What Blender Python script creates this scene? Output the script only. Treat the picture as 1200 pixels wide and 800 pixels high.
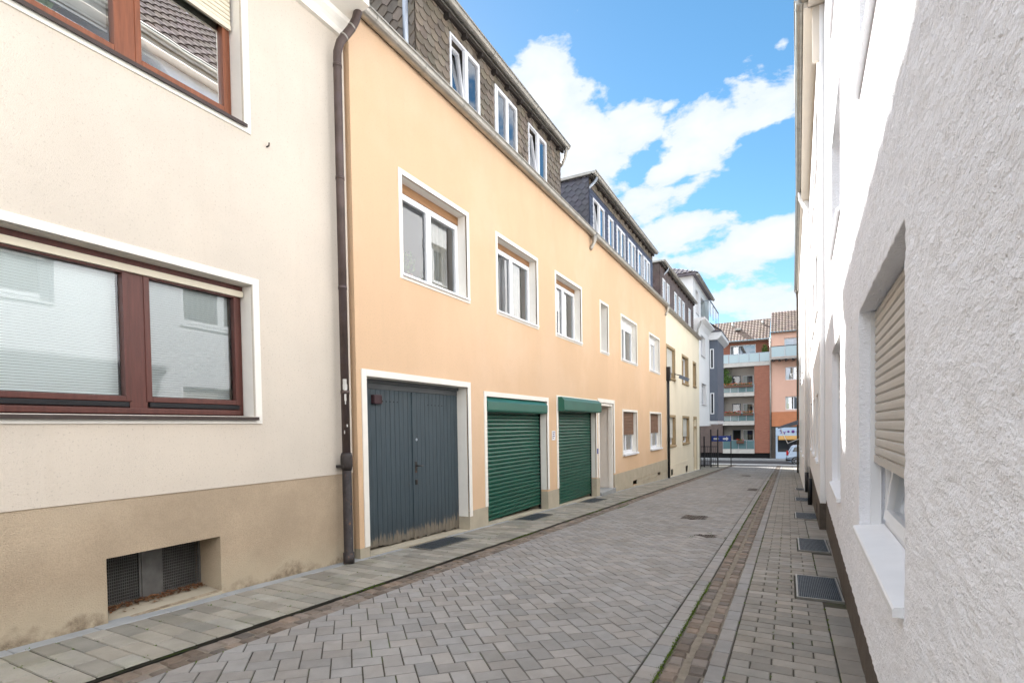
import bpy, bmesh, math, random
from mathutils import Vector, Matrix, noise
random.seed(7)
R = math.radians
# ------------------------------------------------------------------ camera, world, sun, exposure
for o in list(bpy.data.objects): bpy.data.objects.remove(o)
scene = bpy.context.scene
col = scene.collection
CAM_F, YAW, PITCH, ROLL, CY, CAM_Z = 615.3, .484397, -.0238731, -.0158863, 515.67, 1.46
_c, _s = math.cos, math.sin
F = Vector((-_s(YAW)*_c(PITCH), _c(YAW)*_c(PITCH), _s(PITCH)))
Rt = Vector((_c(YAW), _s(YAW), 0)); Up = Rt.cross(F)
R2 = Rt*_c(ROLL) + Up*_s(ROLL); U2 = -Rt*_s(ROLL) + Up*_c(ROLL)
cam = bpy.data.cameras.new('camera'); camo = bpy.data.objects.new('camera', cam); col.objects.link(camo)
camo.matrix_world = Matrix(((R2.x, U2.x, -F.x, 0), (R2.y, U2.y, -F.y, 0), (R2.z, U2.z, -F.z, CAM_Z), (0, 0, 0, 1)))
cam.sensor_width = 36; cam.lens = CAM_F/1200*36; cam.shift_y = (CY-400)/1200
cam.clip_start = .02; cam.clip_end = 2000
scene.camera = camo

SUN_EL, SUN_AZ = R(34.3), R(-38.6)           # azimuth measured from +Y towards +X
SUNV = Vector((math.sin(SUN_AZ)*math.cos(SUN_EL), math.cos(SUN_AZ)*math.cos(SUN_EL), math.sin(SUN_EL)))
sl = bpy.data.lights.new('sun', 'SUN'); sl.energy = 3.7; sl.angle = R(.5); sl.color = (1, .97, .93)
so = bpy.data.objects.new('sun', sl); col.objects.link(so)
so.rotation_euler = SUNV.to_track_quat('Z', 'Y').to_euler(); so.location = (0, 0, 30)

scene.view_settings.view_transform = 'Standard'; scene.view_settings.look = 'None'
scene.view_settings.gamma = 1; scene.view_settings.use_curve_mapping = False
scene.view_settings.exposure = 2.42
scene.render.engine = 'CYCLES'
scene.cycles.max_bounces = 8; scene.cycles.diffuse_bounces = 5; scene.cycles.glossy_bounces = 4
scene.cycles.transparent_max_bounces = 12; scene.cycles.sample_clamp_indirect = 6
scene.cycles.caustics_reflective = False; scene.cycles.caustics_refractive = False

class NT:
    def __init__(s, nt): s.nt = nt; s.n = nt.nodes; s.l = nt.links
    def new(s, t, **k):
        n = s.n.new(t)
        for a, b in k.items(): setattr(n, a, b)
        return n
    def put(s, sock, v):
        if v is None: return
        if isinstance(v, bpy.types.NodeSocket): s.l.new(v, sock)
        else:
            if isinstance(v, (tuple, list)) and len(v) == 3 and sock.type == 'RGBA': v = (*v, 1)
            sock.default_value = v
    def math(s, op, a, b=None, c=None, clamp=False):
        n = s.new('ShaderNodeMath', operation=op, use_clamp=clamp)
        s.put(n.inputs[0], a); s.put(n.inputs[1], b)
        if c is not None: s.put(n.inputs[2], c)
        return n.outputs[0]
    def mix(s, f, a, b, blend='MIX'):
        n = s.new('ShaderNodeMix', data_type='RGBA', blend_type=blend)
        s.put(n.inputs[0], f); s.put(n.inputs[6], a); s.put(n.inputs[7], b)
        return n.outputs[2]
    def noise(s, vec, scale, detail=4, rough=.55, dist=0):
        n = s.new('ShaderNodeTexNoise'); s.put(n.inputs['Vector'], vec); n.inputs['Scale'].default_value = scale
        n.inputs['Detail'].default_value = detail; n.inputs['Roughness'].default_value = rough; n.inputs['Distortion'].default_value = dist
        return n.outputs[0]
    def ramp(s, v, stops):
        n = s.new('ShaderNodeValToRGB'); s.put(n.inputs[0], v); e = n.color_ramp.elements
        while len(e) < len(stops): e.new(.5)
        for i, (p, c) in enumerate(stops):
            e[i].position = p; e[i].color = (c, c, c, 1) if isinstance(c, (int, float)) else (*c, 1)
        return n.outputs[0]
    def mapr(s, v, a, b, c=0, d=1):
        n = s.new('ShaderNodeMapRange'); s.put(n.inputs[0], v)
        for i, q in enumerate((a, b, c, d)): n.inputs[i+1].default_value = q
        return n.outputs[0]
    def scalev(s, vec, sc):
        n = s.new('ShaderNodeMapping'); s.put(n.inputs[0], vec); n.inputs['Scale'].default_value = sc
        return n.outputs[0]

world = bpy.data.worlds.new('World'); scene.world = world; world.use_nodes = True
w = NT(world.node_tree); w.n.clear()
sky = w.new('ShaderNodeTexSky', sky_type='NISHITA', sun_disc=False)
sky.sun_elevation = SUN_EL; sky.sun_rotation = SUN_AZ; sky.altitude = 100; sky.air_density = 1.0; sky.dust_density = .05; sky.ozone_density = 1.6
tc = w.new('ShaderNodeTexCoord'); sep = w.new('ShaderNodeSeparateXYZ'); w.l.new(tc.outputs['Generated'], sep.inputs[0])
X_, Y_, Z_ = sep.outputs
az = w.math('MULTIPLY', w.math('ARCTAN2', X_, Y_), 57.29578)
el = w.math('MULTIPLY', w.math('ARCSINE', Z_), 57.29578)
hs = w.new('ShaderNodeHueSaturation'); hs.inputs['Hue'].default_value = .488; hs.inputs['Saturation'].default_value = 1.2; hs.inputs['Value'].default_value = .70; w.l.new(sky.outputs[0], hs.inputs['Color'])
gvec = w.scalev(tc.outputs['Generated'], (1, 1, 1.9))
nz = w.noise(gvec, 8, 10, .58, .15)
nzb = w.noise(gvec, 9, 6, .6)
blobs = None
# cloud banks: azimuth, elevation, half widths, tilt, weight
BL = [(-24.5, 31.5, 4.2, 3.6, 0, 1.1), (-20.0, 28.5, 4.5, 4.6, 0, 1.0), (-16.5, 30.5, 3.4, 2.2, -10, .8), (-13.9, 27.6, 2.6, 2.0, 0, .75), (-19, 24.5, 4.5, 3.0, 0, .95),
      (-6.5, 26.9, 5.6, 2.2, 10, 1.1), (-2.0, 27.4, 3.4, 1.8, 8, .95), (-10.5, 24.8, 3.0, 1.2, 20, .85),
      (-14.5, 21.6, 4.0, 1.9, 5, .95), (-9.0, 22.4, 2.6, 1.1, 25, .8), (-10, 19.0, 5.0, 2.0, 0, .95), (-1.5, 17.0, 6.0, 2.2, 8, 1.05), (-6.0, 15.3, 6.0, 2.2, 0, .95), (0, 12.5, 9, 2.0, 0, .9), (-20, 17, 9, 5, 0, .9),
      (0, 34.4, .9, .8, 0, .42), (-.2, 32.4, .9, .6, 20, .45), (-3.4, 32.0, 1.4, .5, 15, .42), (.8, 23.2, 1.6, .5, 25, .5), (-10.8, 29.8, 1.2, .5, 20, .4),
      (-62, 32, 12, 7, 0, .8), (35, 30, 14, 8, 0, .8), (70, 22, 20, 8, 0, .8), (120, 28, 20, 8, 0, .8), (-110, 35, 34, 26, 0, 1.3), (-95, 66, 75, 15, 0, 1.6), (60, 70, 70, 15, 0, 1.5), (178, 42, 60, 32, 0, 1.5), (-178, 42, 60, 32, 0, 1.5), (95, 50, 50, 26, 0, 1.4)]  # out of view; the broad heavy banks are added as fill light
for (a0, e0, ra, re, tl, wt) in BL:
    da = w.math('SUBTRACT', az, a0); de = w.math('SUBTRACT', el, e0); t = R(tl)
    u = w.math('ADD', w.math('MULTIPLY', da, math.cos(t)/ra), w.math('MULTIPLY', de, math.sin(t)/ra))
    v = w.math('ADD', w.math('MULTIPLY', da, -math.sin(t)/re), w.math('MULTIPLY', de, math.cos(t)/re))
    q = w.math('ADD', w.math('MULTIPLY', u, u), w.math('MULTIPLY', v, v))
    g = w.math('MULTIPLY', w.math('POWER', 2.71828, w.math('MULTIPLY', q, -.8)), wt)
    blobs = g if blobs is None else w.math('MAXIMUM', blobs, g)
m = w.math('ADD', w.math('MULTIPLY', blobs, .62), w.math('MULTIPLY', w.math('SUBTRACT', nz, .5), 1.65))
mask = w.mapr(m, .24, .37)
mask = w.math('MULTIPLY', mask, .96)
mask = w.math('MULTIPLY', mask, w.mapr(el, -2, 4))
dens = w.mapr(m, .40, .95)
ccol = w.mix(dens, (3.4, 3.7, 4.1), (4.5, 4.5, 4.5))
cvar = w.mix(w.mapr(nzb, .5, .72), ccol, (3.8, 3.95, 4.15))
# unseen clouds behind the viewer and overhead, brightened to fill the shaded walls
cvar = w.mix(w.math('MAXIMUM', w.mapr(Y_, .35, -.25), w.mapr(el, 44, 58)), cvar, (7.6, 8.0, 8.8))
skyc = w.mix(mask, hs.outputs[0], cvar)
bg = w.new('ShaderNodeBackground'); w.l.new(skyc, bg.inputs[0]); bg.inputs[1].default_value = .05
wo = w.new('ShaderNodeOutputWorld'); w.l.new(bg.outputs[0], wo.inputs[0])

# ------------------------------------------------------------------ materials
def mat(name, base, rough=.8, metal=0, vary=.0, vscale=3, bump=0, bscale=40, bdet=4, attr=False, spec=.3, cols=None, vstretch=(1, 1, 1), extra=None, bdist=.01):
    m = bpy.data.materials.new(name); m.use_nodes = True
    t = NT(m.node_tree); b = t.n['Principled BSDF']
    co = t.new('ShaderNodeTexCoord').outputs['Object']
    c = base
    if vary:
        nv = t.noise(t.scalev(co, vstretch), vscale, 6, .6)
        f = t.mapr(nv, .3, .7)
        lo = tuple(x*(1-vary) for x in base); hi = tuple(min(1, x*(1+vary)) for x in base)
        c = t.mix(f, lo, hi)
    if cols:
        for (cc, sc, a0, a1, amt) in cols:
            nn = t.noise(t.scalev(co, vstretch), sc, 7, .65)
            c = t.mix(t.math('MULTIPLY', t.mapr(nn, a0, a1), amt), c, cc)
    if attr:
        at = t.new('ShaderNodeAttribute', attribute_name='tone')
        c = t.mix(1, c, at.outputs['Color'], 'MULTIPLY')
    if extra: c = extra(t, co, c, b)
    t.put(b.inputs['Base Color'], c)
    b.inputs['Roughness'].default_value = rough; b.inputs['Metallic'].default_value = metal
    b.inputs['Specular IOR Level'].default_value = spec
    if bump:
        n1 = t.noise(co, bscale, bdet, .6)
        bn = t.new('ShaderNodeBump'); bn.inputs['Strength'].default_value = bump; bn.inputs['Distance'].default_value = bdist
        t.l.new(n1, bn.inputs['Height']); t.l.new(bn.outputs[0], b.inputs['Normal'])
    return m

def glass(name, tint=(.9, .95, .95), minr=.12, rough=0.0, k=1.5):
    m = bpy.data.materials.new(name); m.use_nodes = True; t = NT(m.node_tree); t.n.clear()
    fr = t.new('ShaderNodeFresnel'); fr.inputs[0].default_value = 1.52
    co = t.new('ShaderNodeTexCoord').outputs['Object']
    bn = t.new('ShaderNodeBump'); bn.inputs['Strength'].default_value = .03; bn.inputs['Distance'].default_value = .02
    t.l.new(t.noise(co, 1.7, 2, .5), bn.inputs['Height'])
    f = t.math('ADD', t.math('MULTIPLY', fr.outputs[0], k), minr, clamp=True)
    tr = t.new('ShaderNodeBsdfTransparent'); tr.inputs[0].default_value = (*tint, 1)
    gl = t.new('ShaderNodeBsdfGlossy'); gl.inputs['Roughness'].default_value = rough; gl.inputs[0].default_value = (.95, .97, 1, 1)
    t.l.new(bn.outputs[0], gl.inputs['Normal'])
    mx = t.new('ShaderNodeMixShader'); t.l.new(f, mx.inputs[0]); t.l.new(tr.outputs[0], mx.inputs[1]); t.l.new(gl.outputs[0], mx.inputs[2])
    o = t.new('ShaderNodeOutputMaterial'); t.l.new(mx.outputs[0], o.inputs[0])
    return m

def plinth_extra(t, co, c, b):
    # lighter flaking lime patches and a dark damp band with a ragged edge low down
    sp = t.new('ShaderNodeSeparateXYZ'); t.l.new(co, sp.inputs[0])
    h = t.math('ADD', sp.outputs[2], t.math('MULTIPLY', t.math('SUBTRACT', t.noise(co, 2.2, 6, .65), .5), .55))
    sl_ = t.math('ADD', h, t.math('MULTIPLY', sp.outputs[1], .0385))
    pale = t.mapr(sl_, .38, .12)
    c = t.mix(t.math('MULTIPLY', pale, .55), c, (.50, .43, .31))
    damp = t.mapr(sl_, .115, .03)
    c = t.mix(t.math('MULTIPLY', t.math('MULTIPLY', damp, t.mapr(t.noise(co, 14, 6, .7), .35, .6)), .8), c, (.17, .125, .08))
    c = t.mix(t.math('MULTIPLY', t.mapr(t.noise(co, .8, 3, .5), .55, .7), .35), c, (.58, .48, .35))
    return c
def wood_door_extra(t, co, c, b):
    sp = t.new('ShaderNodeSeparateXYZ'); t.l.new(co, sp.inputs[0])
    st = t.noise(t.scalev(co, (1, 38, 3)), 1.0, 5, .7)
    h = t.math('ADD', sp.outputs[2], t.math('MULTIPLY', t.math('SUBTRACT', st, .5), .5))
    wear = t.mapr(h, .16, .10)
    c = t.mix(t.math('MULTIPLY', wear, .8), c, (.33, .27, .19))
    lo = t.mapr(t.math('ADD', sp.outputs[2], t.math('MULTIPLY', t.noise(co, 3, 5), .5)), .75, .25)
    c = t.mix(t.math('MULTIPLY', lo, .5), c, (.028, .034, .04))
    return c

def streak_extra(t, co, c, b):
    st = t.noise(t.scalev(co, (2.2, 2.2, .16)), 3.0, 6, .6)
    c = t.mix(t.math('MULTIPLY', t.mapr(st, .56, .78), .10), c, (.36, .29, .21))
    pt = t.noise(co, .55, 5, .55)
    c = t.mix(t.math('MULTIPLY', t.mapr(pt, .5, .62), .10), c, (.86, .70, .56))
    return t.mix(t.math('MULTIPLY', t.mapr(t.noise(co, 60, 3, .5), .60, .70), .34), c, (.3, .25, .2))
M = {}
M['cream'] = mat('cream_stucco', (.61, .548, .463), .95, extra=streak_extra, vary=.05, vscale=1.2, bump=.45, bscale=130, bdet=3, cols=[((.58, .50, .38), 40, .55, .72, .28), ((.62, .56, .46), .6, .5, .8, .35)])
M['plinth_a'] = mat('sandy_roughcast', (.455, .357, .25), .95, vary=.12, vscale=2, bump=.8, bscale=110, cols=[((.27, .215, .15), 90, .48, .66, .5), ((.52, .44, .33), 90, .58, .7, .4)], extra=plinth_extra)
M['orange'] = mat('apricot_stucco', (.655, .455, .288), .93, extra=streak_extra, vary=.035, vscale=.8, bump=.3, bscale=160, cols=[((.82, .58, .39), .45, .5, .75, .4), ((.66, .43, .25), 2.5, .62, .8, .15)], vstretch=(1, 1, .5))
M['plinth_b'] = mat('grey_beige_plinth', (.43, .38, .29), .9, vary=.1, vscale=3, bump=.3, bscale=120, cols=[((.28, .24, .18), 5, .55, .75, .35)])
M['trim'] = mat('white_painted_surround', (.80, .77, .70), .8, vary=.04, vscale=4, bump=.08, bscale=90, cols=[((.6, .54, .44), 6, .62, .8, .3)])
M['cream_c'] = mat('pale_yellow_stucco', (.78, .70, .545), .9, vary=.04, vscale=1, bump=.2, bscale=100)
M['ochre'] = mat('ochre_surround', (.38, .28, .16), .85, vary=.08, bump=.1)
M['white_d'] = mat('white_render', (.80, .80, .80), .9, vary=.02, vscale=.8, bump=.15, bscale=60)
M['grey_bay'] = mat('slate_grey_panels', (.13, .15, .19), .6, vary=.06, vscale=2, bump=.03)
def rough_extra(t, co, c, b):
    rot = t.new('ShaderNodeMapping'); t.l.new(co, rot.inputs[0]); rot.inputs['Rotation'].default_value = (R(35), 0, 0); rot.inputs['Scale'].default_value = (1, .45, 1.2)
    s1 = t.mapr(t.noise(rot.outputs[0], 30, 5, .6, .15), .35, .75); s2 = t.noise(co, 120, 4, .6)
    s3 = t.mapr(t.noise(co, 60, 3, .5, .1), .55, .75)
    h = t.math('ADD', t.math('ADD', t.math('MULTIPLY', s1, .75), t.math('MULTIPLY', s3, .5)), t.math('MULTIPLY', s2, .4))
    bn = t.new('ShaderNodeBump'); bn.inputs['Strength'].default_value = .6; bn.inputs['Distance'].default_value = .010
    t.l.new(h, bn.inputs['Height']); t.l.new(bn.outputs[0], b.inputs['Normal'])
    return c
M['rough_white'] = mat('rough_white_plaster', (.90, .91, .95), .9, vary=.03, vscale=2, cols=[((.55, .50, .43), 55, .66, .74, .5), ((.70, .69, .67), 4, .55, .8, .35)], extra=rough_extra)
M['white_wall'] = mat('white_plaster', (.85, .85, .85), .9, vary=.02, vscale=1, bump=.25, bscale=60)
M['beige_soffit'] = mat('beige_soffit', (.62, .56, .48), .85, vary=.03)
M['plinth_r'] = mat('dark_brown_plinth', (.105, .085, .068), .7, vary=.2, vscale=8, bump=.35, bscale=80)
M['interior'] = mat('dim_interior', (.055, .052, .05), .9)
M['brown_wood'] = mat('red_brown_window_wood', (.095, .030, .022), .42, vary=.22, vscale=5, vstretch=(8, 8, .6), spec=.4, bump=.06, bscale=60)
M['orange_wood'] = mat('orange_brown_window_wood', (.21, .070, .032), .42, vary=.22, vscale=5, vstretch=(8, 8, .6), spec=.4, bump=.06, bscale=60)
M['brown_metal'] = mat('dark_brown_sill_metal', (.065, .05, .045), .45, metal=.4, vary=.15, vscale=12)
M['copper'] = mat('brown_copper_pipe', (.095, .070, .062), .45, metal=.4, vary=.25, vscale=5, cols=[((.07, .06, .085), 2.5, .5, .7, .5)])
M['iron'] = mat('worn_cast_iron', (.045, .038, .036), .5, metal=.3, vary=.3, vscale=14, bump=.2, bscale=50, cols=[((.22, .10, .045), 9, .58, .68, .8), ((.30, .29, .28), 16, .66, .72, .5)])
M['zinc'] = mat('weathered_zinc', (.36, .345, .31), .42, metal=.7, vary=.15, vscale=5, cols=[((.30, .36, .33), 7, .6, .8, .4), ((.24, .22, .19), 3, .6, .8, .4)])
M['zinc_new'] = mat('grey_zinc', (.36, .40, .45), .38, metal=.7, vary=.08, vscale=5)
M['white_frame'] = mat('white_plastic_frame', (.80, .81, .83), .35, spec=.45)
M['white_sill'] = mat('white_stone_sill', (.80, .81, .83), .5, vary=.03, vscale=6, bump=.04, bscale=25)
M['alu_sill'] = mat('dull_aluminium_sill', (.45, .45, .45), .4, metal=.6)
M['wood_box'] = mat('honey_wood_shutter_box', (.29, .155, .07), .55, vary=.2, vscale=4, vstretch=(6, .7, 6))
M['cream_rail'] = mat('cream_shutter_rail', (.68, .62, .49), .5, vary=.05, cols=[((.42, .19, .05), 5, .68, .74, .85)])
M['shutter_beige'] = mat('beige_roller_slats', (.50, .47, .43), .42, vary=.03, vscale=9)
M['shutter_brown'] = mat('brown_roller_slats', (.21, .125, .08), .5, vary=.08, vscale=6)
M['blind'] = mat('pale_blind_slats', (.84, .87, .86), .55)
M['blind_dark'] = mat('grey_blind_slats', (.30, .30, .30), .55)
M['curtain'] = mat('white_net_curtain', (.62, .62, .58), .9, vary=.06, vscale=10)
M['curtain_warm'] = mat('warm_curtain', (.42, .38, .32), .9, vary=.08, vscale=10)
M['door_wood'] = mat('blue_grey_planks', (.048, .068, .080), .55, vary=.18, vscale=2.5, vstretch=(1, 20, 1.2), bump=.15, bscale=30, cols=[((.085, .105, .12), 3, .5, .8, .4)], extra=wood_door_extra)
M['door_steel'] = mat('blue_grey_steel_lintel', (.085, .095, .10), .5, vary=.15)
def shutter_extra(t, co, c, b):
    sp = t.new('ShaderNodeSeparateXYZ'); t.l.new(co, sp.inputs[0])
    return c
M['green'] = mat('green_roller_slats', (.005, .078, .050), .34, vary=.10, vscale=3, spec=.5, vstretch=(1, 1, 2))
M['green_box'] = mat('green_shutter_box', (.010, .105, .075), .34, vary=.08, vscale=3, spec=.5)
M['black'] = mat('black_metal', (.018, .018, .020), .45, metal=.2)
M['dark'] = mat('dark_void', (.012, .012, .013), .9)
M['slate_brown'] = mat('taupe_slates', (.185, .155, .120), .6, attr=True, vary=.15, vscale=9, bump=.1, bscale=50)
M['slate_dark'] = mat('blue_black_slates', (.075, .075, .095), .42, attr=True, vary=.15, vscale=9, bump=.1, bscale=50, spec=.5)
M['slate_blue'] = mat('blue_grey_cladding', (.085, .10, .15), .5, attr=True, vary=.1, vscale=6)
M['slate_red'] = mat('brown_cladding', (.135, .10, .09), .6, attr=True, vary=.15, vscale=8)
M['rafter'] = mat('dark_rafter_wood', (.03, .024, .02), .8)
M['paver'] = mat('grey_concrete_pavers', (.245, .236, .225), .82, attr=True, vary=.10, vscale=7, bump=.25, bscale=170, cols=[((.15, .142, .135), 190, .56, .66, .35), ((.36, .35, .34), 230, .60, .68, .35), ((.17, .155, .135), .9, .48, .68, .45), ((.12, .11, .10), 3.5, .66, .74, .4)])
M['slab'] = mat('worn_grey_slabs', (.265, .25, .215), .85, attr=True, vary=.15, vscale=4, bump=.25, bscale=150, cols=[((.17, .175, .10), 2.4, .50, .72, .4), ((.13, .125, .11), 150, .55, .68, .35)])
M['slab_r'] = mat('warm_grey_pavers', (.250, .232, .205), .85, attr=True, vary=.12, vscale=6, bump=.25, bscale=150, cols=[((.15, .14, .12), 160, .55, .68, .35), ((.19, .175, .14), 1.6, .5, .7, .35)])
M['strip'] = mat('pale_concrete_strip', (.30, .31, .31), .85, vary=.15, vscale=3, bump=.25, bscale=90)
M['cobble'] = mat('brown_gutter_stones', (.165, .14, .12), .75, attr=True, vary=.2, vscale=10, bump=.35, bscale=90)
M['sand'] = mat('sandy_joint_bed', (.19, .165, .13), .95, vary=.25, vscale=12, bump=.4, bscale=80)
M['joint'] = mat('dark_mossy_joints', (.052, .047, .036), .95, vary=.3, vscale=10, bump=.3, bscale=90, cols=[((.06, .085, .02), 2.2, .52, .62, .9)])
M['moss'] = mat('green_moss', (.085, .135, .018), .9, vary=.3, vscale=30)
M['leaf_litter'] = mat('dry_leaf_litter', (.20, .10, .05), .9, attr=True)
M['earth'] = mat('ground_asphalt', (.07, .07, .072), .9, vary=.15, vscale=2, bump=.3, bscale=60)
M['asphalt'] = mat('asphalt', (.065, .065, .068), .85, vary=.15, vscale=3, bump=.25, bscale=80)
M['line'] = mat('pale_road_strip', (.74, .74, .72), .7, vary=.05, vscale=4)
M['grate'] = mat('galvanised_grate', (.13, .15, .17), .4, metal=.7, vary=.15, vscale=10)
M['grate_pit'] = mat('grate_pit', (.03, .033, .036), .9)
M['cover'] = mat('rusty_iron_cover', (.075, .055, .045), .6, metal=.4, vary=.25, vscale=20)
M['mesh_grey'] = mat('galvanised_basement_grille', (.16, .16, .155), .5, metal=.5, vary=.2, vscale=10)
def brick_mat(name, c1, c2, mortar, sx, sy):
    m = bpy.data.materials.new(name); m.use_nodes = True; t = NT(m.node_tree); b = t.n['Principled BSDF']
    co = t.new('ShaderNodeTexCoord').outputs['Object']; sp = t.new('ShaderNodeSeparateXYZ'); t.l.new(co, sp.inputs[0])
    cb = t.new('ShaderNodeCombineXYZ'); t.l.new(t.math('ADD', sp.outputs[0], sp.outputs[1]), cb.inputs[0]); t.l.new(sp.outputs[2], cb.inputs[1])
    br = t.new('ShaderNodeTexBrick'); t.l.new(cb.outputs[0], br.inputs[0])
    br.inputs['Color1'].default_value = (*c1, 1); br.inputs['Color2'].default_value = (*c2, 1); br.inputs['Mortar'].default_value = (*mortar, 1)
    br.inputs['Scale'].default_value = 1; br.inputs['Brick Width'].default_value = sx; br.inputs['Row Height'].default_value = sy; br.inputs['Mortar Size'].default_value = .012
    t.l.new(br.outputs[0], b.inputs['Base Color']); b.inputs['Roughness'].default_value = .85
    return m
M['brown_render'] = mat('dark_brown_render', (.13, .10, .09), .9, vary=.1)
M['brick'] = brick_mat('red_brick', (.36, .12, .07), (.29, .09, .055), (.28, .17, .12), .25, .085)
def roof_mat(name, c, wl):
    m = bpy.data.materials.new(name); m.use_nodes = True; t = NT(m.node_tree); b = t.n['Principled BSDF']
    co = t.new('ShaderNodeTexCoord').outputs['Object']; sp = t.new('ShaderNodeSeparateXYZ'); t.l.new(co, sp.inputs[0])
    at = t.new('ShaderNodeAttribute', attribute_name='tone')
    cc = t.mix(t.mapr(t.noise(co, 2.5, 5), .3, .7), tuple(x*.75 for x in c), tuple(x*1.2 for x in c))
    t.l.new(t.mix(1, cc, at.outputs['Color'], 'MULTIPLY'), b.inputs['Base Color']); b.inputs['Roughness'].default_value = .7
    return m
M['roof_brown'] = roof_mat('brown_clay_tiles', (.19, .135, .105), .3)
M['roof_dark'] = roof_mat('dark_brown_tiles', (.075, .055, .045), .3)
M['roof_purple'] = roof_mat('purple_grey_tiles', (.17, .15, .17), .3)
M['salmon'] = mat('salmon_render', (.74, .46, .35), .9, vary=.04, vscale=1)
M['orange_band'] = mat('bright_orange_render', (.55, .22, .11), .85, vary=.08, vscale=2)
M['loggia'] = mat('grey_loggia_render', (.40, .375, .34), .9, vary=.06, vscale=2)
M['concrete'] = mat('pale_balcony_concrete', (.52, .50, .46), .85, vary=.12, vscale=3)
M['teal_glass'] = mat('teal_balcony_panel', (.11, .19, .20), .15, spec=.6)
M['pale_panel'] = mat('pale_blue_balcony_panel', (.42, .52, .54), .3, spec=.5)
M['shop_blue'] = mat('pale_blue_shop_panel', (.50, .62, .76), .5)
M['shop_ochre'] = mat('ochre_awning_cloth', (.55, .31, .10), .8)
M['purple'] = mat('purple_lettering', (.19, .06, .30), .5)
M['red'] = mat('red_petals', (.50, .03, .02), .7)
M['pink'] = mat('orange_pink_petals', (.62, .16, .07), .7)
M['leaf'] = mat('green_leaves', (.07, .13, .03), .7, attr=True)
M['pot'] = mat('flower_box_plastic', (.12, .06, .04), .6)
M['sign_white'] = mat('white_notice_plate', (.72, .72, .74), .4)
M['sign_ink'] = mat('notice_ink', (.08, .09, .25), .6)
M['sign_blue'] = mat('blue_sign_face', (.03, .06, .26), .4)
M['sign_paint'] = mat('white_sign_marks', (.78, .78, .78), .5)
M['car_paint'] = mat('silver_blue_car_paint', (.42, .50, .60), .25, metal=.5, spec=.6)
M['tyre'] = mat('tyre_rubber', (.02, .02, .02), .8)
M['rim'] = mat('silver_wheel_rim', (.45, .45, .46), .3, metal=.8)
M['red_light'] = mat('red_tail_light', (.55, .02, .02), .25)
M['dark_glass'] = mat('dark_car_glass', (.02, .025, .03), .06, spec=.7)
M['box_red'] = mat('dark_red_alarm_box', (.045, .02, .024), .5)
M['glass'] = glass('window_glass', minr=.05)
M['glass_blind'] = glass('window_glass_over_blinds', minr=.02, k=1.15)
M['glass_sky'] = glass('dormer_glass', (.75, .82, .9), minr=.22)

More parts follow.
